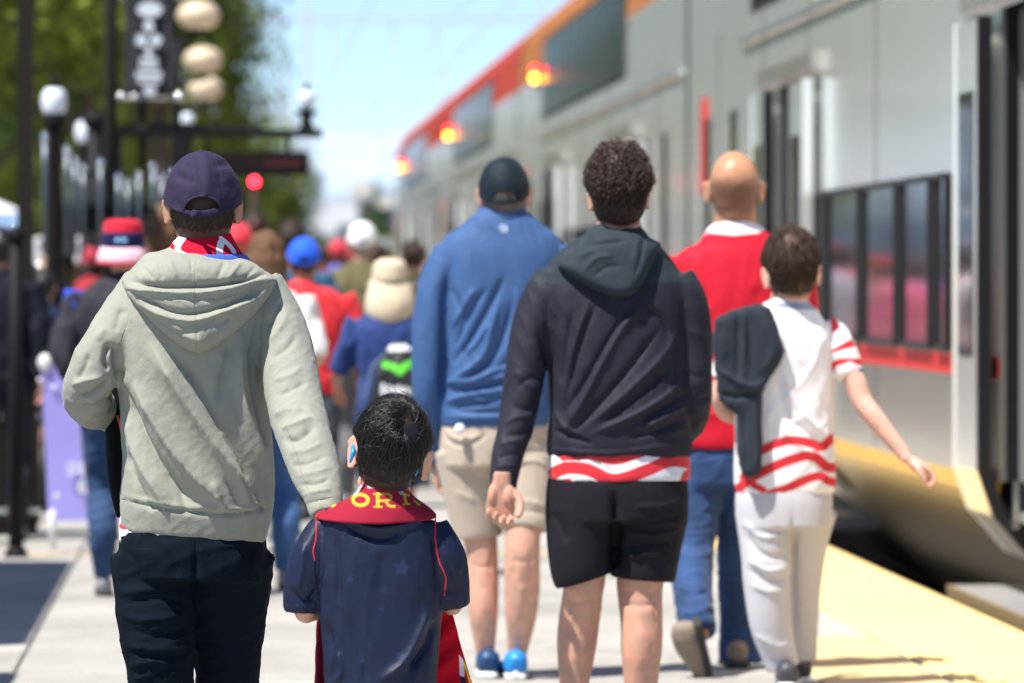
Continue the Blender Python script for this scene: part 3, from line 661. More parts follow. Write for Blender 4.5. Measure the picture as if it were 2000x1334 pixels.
def tree(x, y, h, r, zc, rz, label, kind=0, rot=0, sc=1, grp='trees beside the platform'):
    base = (x, y, 0); t_ = thing('tree', label, 'tree', base, grp)
    key = kind
    if key not in TREES:
        m = (M_LEAF, M_LEAF2)[kind]; V, F = leaf_mesh(9, 3.0, 6.0, 3.4, 15000, 11 + kind, m); cr = part('crown', V, F, m, t_, (0, 0, 0), smooth=False)
        br = [tube([(0, 0, 0, .2, .2), (.03, .02, 1.2, .16, .16), (.0, 0, 2.6, .14, .14), (.1, .05, 4.6, .09, .09), (.1, 0, 6.5, .04, .04)], 12, 3, (0, 1, 0))]
        for a in range(7):
            an = a * .9 + kind; br.append(tube([(0, 0, 2.2 + a * .3, .08, .08), (math.cos(an) * .9, math.sin(an) * .9, 3.3 + a * .35, .05, .05), (math.cos(an) * 1.9, math.sin(an) * 1.9, 4.6 + a * .4, .02, .02)], 8, 3, (.1, .2, 1)))
        V, F = merge(br); tr = part('trunk', V, F, M_BARK, t_, (0, 0, 0)); TREES[key] = (cr, tr)
    else:
        for o in TREES[key]:
            c_ = o.copy(); COL.objects.link(c_); c_.parent = t_
    t_.rotation_euler = (0, 0, rot); t_.scale = (sc * r / 3, sc * r / 3, sc * h / 9.4)
    return t_
tree(-3.6, 72, 9.2, 2.9, 0, 0, 'broad green tree behind the black post at the far left', 0, .3)
tree(-2.1, 80, 10.6, 2.7, 0, 0, 'dark green tree behind the banner', 1, 1.2)
tree(-1.05, 86, 11.4, 2.1, 0, 0, 'tall tree behind the three tan globe lamps, its edge against the sky', 0, 2.2)
tree(-.75, 92, 8.2, 1.5, 0, 0, 'small yellow green tree just behind the lamps above the digital sign', 0, .9)
tree(-4.6, 90, 10.8, 3.1, 0, 0, 'rearmost dark tree in the left corner of the photo', 1, 4)
for i, (x, y) in enumerate(((-9, 24), (-10, 34), (-9.4, 45), (-8.6, 57), (-12, 68))): tree(x, y, 9 + i * .4, 3.4, 0, 0, ['unseen tree added for train reflections, nearest to the shelter', 'second unseen tree added for train reflections', 'third unseen tree added for train reflections', 'fourth unseen tree added for train reflections', 'farthest unseen tree added for train reflections'][i], i % 2, i * 1.1, 1, 'unseen trees added left of the platform for train reflections')  # unseen trees, added so the train side has greenery to reflect
for i, (px, Y, h_, r_) in enumerate(((60, 100, 5.2, 2.0), (170, 104, 4.6, 2.0), (270, 108, 5.6, 2.1), (370, 112, 5.0, 1.9), (462, 116, 5.4, 1.8), (505, 128, 4.4, 1.5))):
    q = P(px, 500, Y); tree(q[0], Y, h_, r_, 0, 0, ['leafy bush tree low behind the acorn lamp', 'leafy bush tree low behind the black column', 'leafy bush tree low behind the banner pole stay', 'leafy bush tree low behind the tan globes', 'leafy bush tree above the digital sign', 'small bush tree at the right end of the green row, by the digital sign'][i], i % 2, i * 1.3, 1, 'low trees behind the railing')
for i, (x, y, h_) in enumerate(((-4.5, 112, 10.5), (-6, 126, 12), (-5.2, 140, 12.5), (-6.5, 156, 13.5), (-5.6, 175, 13))): tree(x, y, h_, 3.4, 0, 0, ['nearest hidden tall tree added for train reflections', 'second hidden tall tree added for train reflections', 'third hidden tall tree added for train reflections', 'fourth hidden tall tree added for train reflections', 'last hidden tall tree added for train reflections'][i], (i + 1) % 2, i * 1.7, 1, 'hidden tall trees added for train reflections')  # row hidden behind the others, added as dark reflections for the train windows
# far greenery, buildings, ridge
for i, (px, Y, hz, r, k) in enumerate(((735, 215, 5.6, .8, 1), (650, 190, 2.9, 1.6, 0), (700, 200, 2.8, 1.8, 0), (752, 180, 3.1, 1.2, 0), (625, 225, 3.2, 1.6, 1))):
    q = P(px, 500, Y); tree(q[0], Y, hz, r, 0, 0, ['slim dark conifer standing above the rooftops beside the last carriage', 'low green tree far down the line, right of the blue cap', 'low green tree far down the line behind the white cap', 'bright green tree right beside the far end of the train', 'dark far tree behind the teal shirted walker'][i], k, i, 1, 'trees far down the line')
def bldg(px0, px1, pyt, Y, c, label, n=5, rows=2):
    a, b = P(px0, pyt, Y), P(px1, pyt, Y); base = ((a[0] + b[0]) / 2, Y + 6, -.6); t_ = thing('building', label, 'building', base, 'buildings beyond the end of the platform')
    sbox('wall', a[0], b[0], Y, Y + 12, -.6, a[2], mat('bldg%s' % c[0], c, .8, bump=((3, .1, .02),)), t_, base); sbox('roof', a[0] - .3, b[0] + .3, Y - .3, Y + 12.3, a[2], a[2] + .35, mat('flat roof', (.6, .62, .66), .6), t_, base)
    wd = (b[0] - a[0]) / n
    for i in range(n):
        for j in range(rows):
            z = a[2] - 1.2 - j * 2.2; sbox('window', a[0] + wd * (i + .2), a[0] + wd * (i + .8), Y - .04, Y + .0, z - .55, z + .55, mat('far window glass', (.12, .16, .2), .1), t_, base)
bldg(440, 575, 372, 330, (.62, .64, .66), 'pale grey low building behind the red signal', 6, 3)
bldg(560, 690, 405, 290, (.55, .53, .50), 'beige flat roofed building left of the conifer, beyond the crowd', 6, 2)
bldg(655, 775, 392, 360, (.50, .47, .44), 'tan building beside the far end of the train', 6, 3)
bldg(520, 640, 425, 240, (.72, .73, .75), 'long white shed beyond the walkers, left of the white cap', 7, 1)
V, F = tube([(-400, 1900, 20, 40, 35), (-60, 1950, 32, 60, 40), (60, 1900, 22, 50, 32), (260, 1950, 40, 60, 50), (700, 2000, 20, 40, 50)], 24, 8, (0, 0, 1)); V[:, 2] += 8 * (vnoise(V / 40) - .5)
tag(part('hills', V, F, mat('haze tinted ridge', (.34, .42, .52), .95)), kind='structure')  # distance haze is mixed into the ridge colour
# white cloth, cars: pale clutter far down the line
rr = random.Random(5)
for i in range(14):
    px = rr.uniform(500, 770); Y = rr.uniform(120, 210); q = P(px, 500, Y); z = rr.uniform(1.2, 4.2); base = (q[0], Y, 0); lb_ = '%s sign panel on a thin post %s, %s, %s' % (['white', 'grey', 'cream'][i % 3], ['behind the red signal', 'left of the conifer', 'under the conifer', 'beside the last carriage'][int(min(3, (px - 500) / 68))], ['low down', 'at head height', 'well above the heads', 'high up'][int((z - 1.2) / .76)], 'nearer' if Y < 165 else 'farther')
    if lb_ in [o.get('label') for o in bpy.data.objects]: continue
    t_ = thing('signboard', lb_, 'signboard', base, 'far sign panels down the line')
    s_ = rr.uniform(.3, .7); V, F = box((q[0], Y, z), (s_ * 1.6, .05, s_)); part('panel', V, F, mat('far panel %d' % (i % 3), [(.8, .8, .82), (.5, .52, .55), (.75, .7, .62)][i % 3], .35), t_, base, smooth=False)
    V, F = cyl((q[0], Y + .05, 0), (q[0], Y + .05, z), .04); part('post', V, F, M_BLK2, t_, base)
# overhead line structures
M_GAN = mat('galvanised steel', (.62, .68, .8), .6, 0)
for i, Y in enumerate((128, 185, 260)):
    base = (3, Y, -.4); t_ = thing('catenary_gantry', ['tall steel gantry carrying the overhead wires, first above the far train', 'middle overhead wire gantry down the line', 'farthest overhead wire gantry, faint above the rooftops'][i], 'gantry', base, 'gantries of the overhead line')
    x0, x1 = 1.8, 7.3
    for x in (x0, x1): sbox('column', x - .07, x + .07, Y - .1, Y + .1, -.6, 8.6, M_GAN, t_, base)
    sbox('beam', x0 - 1.2, x1 + 1, Y - .08, Y + .08, 7.40, 7.5, M_GAN, t_, base)
    for x in (x0 + .6, 4.78, x0 + 2): sbox('wire_hanger', x - .03, x + .03, Y - .04, Y + .04, 6.1, 7.35, M_GAN, t_, base)
V, F = merge([cyl((4.78, -5, 6.1), (4.78, 330, 6.1), .012, 6), cyl((4.78, -5, 7.0), (4.78, 330, 7.0), .012, 6), cyl((2.4, -5, 6.1), (2.4, 330, 6.1), .012, 6)]); w_ = part('overhead_wire', V, F, M_GAN); tag(w_, 'thin overhead contact wires running above the train', 'overhead wire')
# ------------------------------------------------------------------ platform furniture on the left
def at(px, Y): return P(px, 600, Y)[0]
def zz(py, Y): return P(500, py, Y)[2]
def post(px, Y, py_top, w, m, name, label, cat, extra=None):
    x = at(px, Y); base = (x, Y, 0); t_ = thing(name, label, cat, base); z1 = zz(py_top, Y)
    V, F = cyl((x, Y, 0), (x, Y, z1), w / 2, 14); part('shaft', V, F, m, t_, base); V, F = cyl((x, Y, 0), (x, Y, .05), w * .9, 14, w * .6); part('base_plate', V, F, m, t_, base)
    return t_, x, z1, base
t_, x, z1, base = post(31, 26.8, 462, .072, M_BLK, 'bollard', 'short black post with rounded cap in front of the trash can', 'bollard'); V, F = ellipsoid((x, 26.8, z1), (.05, .05, .05)); part('cap', V, F, M_BLK, t_, base)
# shelter: canopy standing left of and above the frame, its shadow falls on the paving
base = (-1.9, 24, 0); sh = thing('platform_shelter', 'dark steel shelter whose brown post runs up out of view at the far left', 'shelter', base)
xs_ = at(50, 29.6)
for (x, y) in ((xs_, 29.6), (-3.4, 29.6), (-3.4, 18.5)): V, F = box((x, y, 1.7), (.085, .085, 3.4)); part('post', V, F, M_BLK2, sh, base, smooth=False)
_len = 3.45 / math.tan(SUN_EL); sx, sy = -SUN_AZ[0] * _len, -SUN_AZ[1] * _len
sbox('roof', -4.6, -.84 - sx, 20.35 - sy + 0, 26.4 - sy, 3.42, 3.52, M_BLK2, sh, base); sbox('fascia', -.84 - sx, -.80 - sx, 20.35 - sy, 26.4 - sy, 3.36, 3.56, M_BLK, sh, base)
sbox('beam', xs_ - .04, xs_ + .04, 24, 29.65, 3.34, 3.42, M_BLK2, sh, base)
sbox('roof', -4.6, -.76 - sx, 12.5 - sy, 18.9 - sy, 3.42, 3.52, M_BLK2, sh, base); sbox('beam', -3.45, -3.35, 10, 29.6, 3.30, 3.42, M_BLK2, sh, base)
# trash can / cabinet behind the posts
Y = 29.0; base = (at(40, Y), Y, 0); t_ = thing('trash_can', 'dark brown slatted trash can behind the black post at the left edge', 'trash can', base); x0, x1 = at(-30, Y), at(78, Y); zt = zz(722, Y)
sbox('body', x0 + .01, x1 - .01, Y + .01, Y + .3, .06, zt - .05, M_BLK2, t_, base); sbox('rim', x0, x1, Y, Y + .31, zt - .05, zt, M_PIL, t_, base); sbox('foot', x0 + .02, x1 - .02, Y + .02, Y + .29, 0, .06, M_PIL, t_, base)
for j in range(7): sbox('slat', x0 + .015 + j * .041, x0 + .043 + j * .041, Y - .004, Y + .009, .08, zt - .06, M_BLK2, t_, base)
for z in (.12, .62): sbox('band', x0 - .003, x1 + .003, Y - .008, Y + .006, z, z + .03, M_HND, t_, base)
# purple signboard
Y = 27.6; M_PUR = mat('lavender sign print', (.40, .36, .86), .45, bump=((40, .06, .004),)); M_WH = mat('white plastic', (.8, .8, .8), .4)
x0, x1 = at(80, Y), at(256, Y); z0, z1 = zz(1018, Y), zz(712, Y); base = ((x0 + x1) / 2, Y, 0); t_ = thing('signboard', 'lavender sandwich board with white lettering on white legs, left of the striding jeans leg', 'signboard', base)
V = [(x0 + .035, Y + .06, z0), (x1, Y + .06, z0), (x1, Y, z1), (x0, Y, z1)]; V = np.array(V + [(a, b + .02, c) for a, b, c in V]); part('board', V, [(0, 1, 2, 3), (7, 6, 5, 4), (0, 4, 5, 1), (1, 5, 6, 2), (2, 6, 7, 3), (3, 7, 4, 0)], M_PUR, t_, base, smooth=False)
for x in (x0 + .055, x1 - .03): V, F = cyl((x, Y + .09, 0), (x, Y + .02, z0 + .05), .018); part('leg', V, F, M_WH, t_, base)
V, F = ellipsoid((x0 + .02, Y, z1 + .01), (.035, .02, .045)); part('corner_cap', V, F, M_WH, t_, base)
LET = {'S': ['0111', '1000', '0110', '0001', '1110'], 'E': ['1111', '1000', '1110', '1000', '1111'], 'O': ['0110', '1001', '1001', '1001', '0110'], 'R': ['1110', '1001', '1110', '1010', '1001'], 'I': ['010', '010', '010', '010', '010']}
def letters(txt, x, y, z, ph, m, par, base, dx=None):
    ps = []
    for ch in txt:
        g_ = LET.get(ch)
        if g_:
            for r_, row in enumerate(g_):
                for c_, v in enumerate(row):
                    if v == '1': ps.append(box((x + (c_ + .5) * ph, y, z - (r_ + .5) * ph), (ph * .98, .006, ph * .98)))
        x += ph * (5 if ch != 'I' else 4)
    if ps: parts_of('lettering', ps, m, par, base, smooth=False)
letters('SE', at(130, Y), Y + .02, zz(903, Y), .0125, M_WH, t_, base); letters('E', at(152, Y), Y + .026, zz(938, Y), .0125, M_WH, t_, base); letters('SE', at(212, Y), Y + .02, zz(903, Y), .0105, M_WH, t_, base); letters('E', at(216, Y), Y + .026, zz(938, Y), .0125, M_WH, t_, base)
for (px, py) in ((106, 757), (111, 968), (78, 742)): V, F = ellipsoid((at(px, Y), Y + .0, zz(py, Y)), (.012, .01, .012)); part('stud', V, F, M_WH, t_, base)
# street lamps with acorn heads
M_LMP = mat('lamp glass', (.72, .78, .86), .25, spec=.6); M_TAN = mat('tan globe', (.62, .50, .34), .45)
def acorn(px, Y, py_mid, hpx, label, z0=0):
    s_ = Y / FPX; x = at(px, Y); z = zz(py_mid, Y); h = hpx * s_; base = (x, Y, 0); t_ = thing('street_lamp', label, 'street lamp', base, 'black street lamps with pale acorn glasses')
    V, F = tube([(x, Y, z - h * .5, h * .20, h * .20), (x, Y, z - h * .2, h * .36, h * .36), (x, Y, z + .15 * h, h * .40, h * .40), (x, Y, z + h * .38, h * .33, h * .33), (x, Y, z + h * .5, h * .2, h * .2)], 20, 4); part('glass', V, F, M_LMP, t_, base)
    V, F = merge([tube([(x, Y, z + h * .5, h * .24, h * .24), (x, Y, z + h * .6, h * .12, h * .12), (x, Y, z + h * .68, h * .14, h * .14), (x, Y, z + h * .9, h * .02, h * .02)], 12, 3)]); part('finial', V, F, M_BLK, t_, base)
    V, F = merge([tube([(x, Y, z0, .11 if z0 == 0 else .05, .11 if z0 == 0 else .05), (x, Y, z0 + (.5 if z0 == 0 else .05), .07 if z0 == 0 else .03, .07 if z0 == 0 else .03), (x, Y, z - h * .75, .04, .04), (x, Y, z - h * .62, .07, .07), (x, Y, z - h * .48, .07, .07)], 14, 3)]); part('pole', V, F, M_BLK, t_, base)
acorn(106, 32, 203, 62, 'black street lamp with a white acorn glass, right of the brown shelter post'); acorn(168, 40, 262, 52, 'street lamp half hidden behind the thick black column'); acorn(599, 34, 196, 40, 'small white lamp standing on the end of the cross beam', zz(252, 34)); acorn(366, 44, 238, 34, 'small pale lamp below the banner')
for i, (px, py, d, Y) in enumerate(((388, 30, 84, 42), (397, 117, 76, 47), (402, 173, 68, 52))):
    r = d / 2 * Y / FPX; x = at(px, Y); z = zz(py, Y); base = (x, Y, 0); t_ = thing('street_lamp', ['largest and topmost tan globe lamp right of the banner', 'middle tan globe lamp', 'smallest and lowest tan globe lamp'][i], 'street lamp', base, 'tan globe lamps in a row')
    V, F = tube([(x, Y, z - r * .62, r * .5, r * .5), (x, Y, z - r * .38, r * .86, r * .86), (x, Y, z, r, r), (x, Y, z + r * .42, r * .8, r * .8), (x, Y, z + r * .66, r * .35, r * .35)], 22, 4); part('globe', V, F, M_TAN, t_, base)
    xp = at(346 + i * 3, Y); V, F = merge([tube([(xp, Y, 0, .06, .06), (xp, Y, z - r * 1.1, .03, .03)], 12, 3), cyl((xp, Y, z - r * 1.1), (x, Y, z - r * 1.0), .02), cyl((x, Y, z - r * 1.05), (x, Y, z - r * .75), .05)]); part('pole', V, F, M_BLK, t_, base)
# banner pole
Y = 34; x = at(217, Y); base = (x, Y, 0); t_ = thing('banner_pole', 'tall brown pole carrying the black banner', 'pole', base)
V, F = cyl((x, Y, 0), (x, Y, 5.5), .042); part('shaft', V, F, M_BLK2, t_, base)
x2 = at(278, Y); 
for py in (-10, 190): V, F = merge([box(((x + at(352, Y)) / 2, Y, zz(py, Y)), (at(352, Y) - x, .035, .035)), ellipsoid((at(350, Y), Y, zz(py, Y)), (.035, .035, .035)), ellipsoid((at(236, Y), Y, zz(py, Y)), (.03, .03, .03))]); part('bracket', V, F, M_HND, t_, base)
V, F = cyl((x2, Y + .05, 0), (x2, Y + .05, zz(190, Y)), .022); part('stay', V, F, M_BLK2, t_, base)
bx0, bx1, bz0, bz1 = at(244, Y), at(342, Y), zz(186, Y), zz(-14, Y); base = ((bx0 + bx1) / 2, Y, bz0); b_ = thing('banner', 'black hanging banner with a white trophy emblem', 'banner', base)
gx = np.linspace(bx0, bx1, 14); gz = np.linspace(bz0, bz1, 20); V = [(x_, Y - .03 + .015 * math.sin(i * .7 + j * .25), z_) for j, z_ in enumerate(gz) for i, x_ in enumerate(gx)]; F = [(j * 14 + i, j * 14 + i + 1, (j + 1) * 14 + i + 1, (j + 1) * 14 + i) for j in range(19) for i in range(13)]
part('cloth', V, F, mat('black banner cloth', (.022, .021, .026), .6), b_, base, thick=.004)
def disc(px, py, wx, wz, seg=8, rot=0):
    return [(at(px, Y) + math.cos(a + rot) * wx * Y / FPX, Y - .065, zz(py, Y) + math.sin(a + rot) * wz * Y / FPX) for a in np.linspace(0, 2 * math.pi, seg, endpoint=False)]
em = []
for (px, py, wx, wz, sg, ro) in ((293, 20, 25, 15, 16, 0), (291, 52, 10, 13, 10, 0), (277, 80, 14, 15, 4, .5), (305, 80, 14, 15, 4, .2), (291, 102, 8, 14, 4, 0), (291, 118, 18, 5, 4, .78), (291, 131, 20, 5, 4, .78), (291, 147, 28, 6, 4, .78), (292, 160, 24, 4, 4, .78), (293, 178, 13, 9, 10, 0)):
    v = disc(px, py, wx * (1.3 if sg == 4 and ro > .7 else 1), wz * (1.3 if sg == 4 and ro > .7 else 1), sg, ro); v2 = [(a, b + .006, c) for a, b, c in v]; n_ = len(v); em.append((np.array(v + v2), [tuple(range(n_))[::-1]] + [(i, (i + 1) % n_, n_ + (i + 1) % n_, n_ + i) for i in range(n_)]))
parts_of('emblem', em, mat('banner white print', (.62, .66, .72), .6), b_, base, smooth=False)
# second pole and thick column
t_, x, z1, base = post(186, 36, 236, .115, M_BLK, 'column', 'thick black column left of the banner pole', 'column'); V, F = ellipsoid((x, 36, z1), (.085, .085, .06)); part('cap', V, F, M_BLK, t_, base)
# overhead display: beam, hanger, digital sign
Y = 34; base = (at(420, Y), Y, 0); t_ = thing('sign_gantry', 'long thin black cross beam over the platform holding the digital sign', 'gantry', base)
sbox('beam', at(222, Y), at(630, Y), Y - .05, Y + .05, zz(268, Y), zz(253, Y), M_BLK, t_, base); sbox('upper_rail', at(222, Y), at(512, Y), Y + .1, Y + .14, zz(250, Y), zz(241, Y), M_PIL, t_, base)
for px in (404, 563): sbox('hanger', at(px - 4, Y), at(px + 4, Y), Y - .02, Y + .02, zz(300, Y), zz(262, Y), M_BLK, t_, base)
sbox('column', at(226, Y), at(238, Y), Y - .05, Y + .05, 0, zz(262, Y), M_BLK, t_, base)
base = (at(500, Y), Y, zz(340, Y)); d_ = thing('digital_sign', 'black digital departure sign hanging under the cross beam', 'sign', base)
sbox('case', at(404, Y), at(603, Y), Y - .1, Y + .1, zz(342, Y), zz(297, Y), mat('sign case black', (.010, .010, .010), .7, spec=.15), d_, base); sbox('screen', at(412, Y), at(596, Y), Y - .106, Y - .1, zz(336, Y), zz(303, Y), mat('sign screen', (.014, .009, .009), .6, spec=.15), d_, base)
rw = []
for i, px in enumerate(range(520, 590, 9)): rw.append(box((at(px, Y), Y - .108, zz(320, Y)), (.016, .003, .035)))
parts_of('lit_text', rw, mat('dim red leds', (.05, .01, .01), .4, emis=((1, .05, .03), .03)), d_, base, smooth=False)
# railway signal
Y = 66; x = at(497, Y); base = (x, Y, 0); t_ = thing('railway_signal', 'railway signal post showing a red light above a dark round lower head', 'railway signal', base)
V, F = cyl((x, Y, 0), (x, Y, zz(362, Y)), .05); part('post', V, F, M_PIL, t_, base)
for py, r, lens in ((355, .12, mat('red signal lens', (.8, .02, .02), .3, emis=((1, .012, .03), 22))), (440, .17, mat('unlit lens', (.10, .012, .015), .3))):
    z = zz(py, Y); V, F = cyl((x, Y - .05, z), (x, Y + .12, z), r * (.6 if py == 355 else 1), 24); h_ = part('signal_head', V, F, M_PIL, t_, base); V, F = cyl((x, Y - .09, z), (x, Y - .051, z), .036 if py == 355 else .07, 20); part('lens', V, F, lens, h_, base)
# raised ramp with black railing
Y = 33; zb0, zb1, ztop = zz(455, Y), zz(402, Y), zz(262, Y); base = (at(215, Y), Y, 0); t_ = thing('ramp_railing', 'black railing with bright topped balusters on a dark raised deck, left of the banner', 'railing', base)
sbox('deck', at(100, Y), at(345, Y), Y, Y + 2.5, zb0, zb1, M_BLK, t_, base)
for px in (118, 330): sbox('support', at(px, Y) - .07, at(px, Y) + .07, Y + .2, Y + .5, 0, zb0, M_BLK2, t_, base)
sbox('top_rail', at(100, Y), at(345, Y), Y - .02, Y + .02, zz(345, Y), zz(338, Y), M_BLK, t_, base); sbox('mid_rail', at(100, Y), at(345, Y), Y - .02, Y + .02, zz(398, Y), zz(392, Y), M_BLK, t_, base)
M_CHR = mat('shiny metal knob', (.75, .8, .85), .12, .9); bz_ = rng.uniform(270, 345, 12); 
for i, px in enumerate((88, 102, 131, 147, 163, 197, 232, 250, 272, 300, 318, 338)):
    zt = zz((270, 282, 295, 317, 330, 320, 348, 360, 345, 330, 352, 340)[i], Y); V, F = cyl((at(px, Y), Y - .03, zb1 - .3), (at(px, Y), Y - .03, zt), .014); b2 = part('baluster', V, F, mat('grey steel bar', (.10, .12, .15), .3, .4), t_, base)
    V, F = ellipsoid((at(px, Y), Y - .03, zt), (.019, .019, .03)); part('knob', V, F, M_CHR, b2, base)
# white canopies on the plaza
def tent(px0, px1, pyt, pyb, Y, label, val):
    x0, x1 = at(px0, Y), at(px1, Y); zt, zb_ = zz(pyt, Y), zz(pyb, Y); xm = (x0 + x1) / 2; base = (xm, Y + 1.2, 0); t_ = thing('canopy_tent', label, 'canopy tent', base); Yb = Y + 2.4; zm = zt - (zt - zb_) * .4
    V = [(x0, Y, zm), (x1, Y, zm), (x1, Yb, zm), (x0, Yb, zm), (xm, Y + 1.2, zt)]; part('roof', V, [(0, 1, 4), (1, 2, 4), (2, 3, 4), (3, 0, 4)], mat('white tent cloth', (.8, .8, .8), .7), t_, base, smooth=False, thick=.01)
    for nm, q in (('valance', [(x0, Y), (x1, Y)]), ('valance', [(x1, Y), (x1, Yb)]), ('valance', [(x1, Yb), (x0, Yb)]), ('valance', [(x0, Yb), (x0, Y)])):
        (a, b), (c, d) = q; part(nm, [(a, b, zb_), (c, d, zb_), (c, d, zm), (a, b, zm)], [(0, 1, 2, 3)], val, t_, base, smooth=False, thick=.01)
    for (a, b) in ((x0, Y), (x1, Y), (x1, Yb), (x0, Yb)): V, F = cyl((a, b, 0), (a, b, zm), .02); part('leg', V, F, M_HND, t_, base)
tent(-160, 38, 372, 478, 62, 'white canopy tent with light blue valance at the left edge', mat('light blue valance', (.35, .52, .80), .7))
tent(60, 290, 440, 512, 50, 'low white canopy behind the curly haired woman and the red cap', mat('pale grey valance', (.66, .66, .70), .7))
# ================================================================== the man in the sage hoodie
def px_head(fig, cx, cy, hw, dy=0, yaw=0, pitch=0, roll=0):
    k = hw / (FPX / (fig.Y + dy)) / .077; return P(cx, cy, fig.Y + dy), rotm(yaw, pitch, roll), k
A = Fig('man in sage green hoodie and navy cap walking left of the small boy', 12.95, 385)
cH, mH, kH = px_head(A, 396, 396, 64)
A_tor = [(378, 1047, 0, 140, .125), (382, 1000, 0, 147, .137), (386, 950, 0, 149, .142), (386, 880, 0, 146, .142), (379, 800, 0, 144, .14), (370, 720, 0, 145, .14), (370, 650, 0, 146, .135), (378, 590, 0, 142, .125), (386, 550, 0, 128, .108), (392, 525, .01, 100, .088), (396, 503, .02, 66, .07)]
hint2 = (1, .2, .4)
A_ls = [(285, 560, 0, 44, .06), (240, 630, -.03, 48, .062), (195, 705, -.05, 50, .064), (168, 762, -.03, 47), (178, 790, .06, 45), (205, 802, .15, 38), (222, 812, .24, 33)]
A_rs = [(505, 560, 0, 46, .06), (548, 640, -.04, 47, .062), (566, 720, -.10, 50, .066), (580, 800, -.18, 49, .066), (600, 870, -.27, 47, .062), (618, 925, -.34, 44, .056), (632, 968, -.40, 35, .045), (640, 1006, -.43, 27, .038)]
hnd = hand(P(642, 1012, 12.52), (.05, -.02, -1), (-.15, -1, -.1), 1.0, (.5, .6, .4), side=-1, tc=.3)
hnd2 = hand(P(228, 815, 13.28), (.2, 1, -.1), (.8, 0, -.3), 1.0, (.7, .8, .6), side=1)
bp = head_parts(cH, mH, kH) + [
    A.tube([(398, 400, .0, 54, .066), (398, 440, .0, 54, .062), (396, 480, .01, 55, .062), (392, 520, .02, 80, .07)]),
    A.tube([(a, b, c, d * .84, e * .8) for a, b, c, d, e in A_tor[:-1]]), A.tube([(x[0], x[1], x[2], x[3] * .62) for x in A_ls], hint=hint2), A.tube([(x[0], x[1], x[2], x[3] * .62) for x in A_rs], hint=hint2),
    A.tube([(310, 1100, 0, 56), (314, 1290, 0, 36), (318, 1590, 0, 28)]), A.tube([(444, 1100, 0, 56), (446, 1290, .1, 36), (447, 1590, .2, 28)])]
def stubA(L): return np.clip(hair_mask(L, -.098, .028), 0, 1) * .92 * (np.abs(L[:, 0]) < .0765)
body(A, bp, [hnd, hnd2], skin('skin hoodie man', (.44, .245, .155), attrs=(('soft', (.03, .017, .012)),)), head=(cH, mH, kH), stub=stubA, capped=True)
eyes(A, cH, mH, kH)
v, f = strands(cH, mH, kH, 2600, .012, base=.001, lift=.002, rad=.0006, steps=3, nape=-.092, jit=.1, grav=1, zmax=-.15); A.add('hair', v, f, HAIR_BK)
hv = [(0, 0)]
# cap
crn, bl, tp = cap_mesh(cH + np.array([0, 0, .0]), mH, kH, w=1.04, h=1.02, dent=.0024, seed=5, drop=.30, cols=170, rows=60, ow=.043, oh=.034)
def cap_folds(V, F):
    st = [([(372, 305), (380, 345), (392, 380)], 9, -.006), ([(352, 345), (372, 352)], 9, -.007), ([(425, 322), (450, 318)], 8, -.008), ([(338, 318), (362, 308)], 7, -.006), ([(400, 310), (405, 360), (400, 385)], 10, .004), ([(330, 370), (345, 400)], 8, -.004), ([(430, 345), (445, 400)], 12, -.004), ([(405, 303), (435, 296)], 4, -.003)]
    N = np.zeros_like(V); C = V - cH; N = C / np.linalg.norm(C, axis=1, keepdims=True); Q = proj(V); D = np.zeros(len(V))
    for L, wd, am in st:
        d, _, t = seg_dist(Q, smooth_line(L)); D += am * np.exp(-(d / wd) ** 2) * np.clip(-C[:, 1] / .05 + .3, 0, 1)
    return V + N * D[:, None]
M_CAPN = cloth('navy purple cap cotton', rgb(44, 36, 62), .8, var=.12); 
cp = A.add('cap', cap_folds(crn[0], crn[1]), crn[1], M_CAPN, thick=.003)
part('visor', bl[0], bl[1], M_CAPN, cp, A.base, thick=.004); _cb = BVHTree.FromPolygons((cap_folds(crn[0], crn[1])).tolist(), crn[1]); v, f = ellipsoid(P(393, 297, hit(_cb, 393, 297) or 12.92), (.009, .007, .005), None, 14, 8); part('button', v, f, M_CAPN, cp, A.base)
v, f = tube(crn[2], 8, 1, (.1, 1, .2)); part('binding', v, f, M_CAPN, cp, A.base)
_r = []
for x, y in ((362, 411), (375, 416), (395, 418), (415, 415), (434, 409)): _r.append((*P(x, y, (hit(_cb, x, y) or 12.85) - .002), .0085, .0022))
v, f = tube(_r, 12, 4); part('strap', v, f, M_CAPN, cp, A.base)
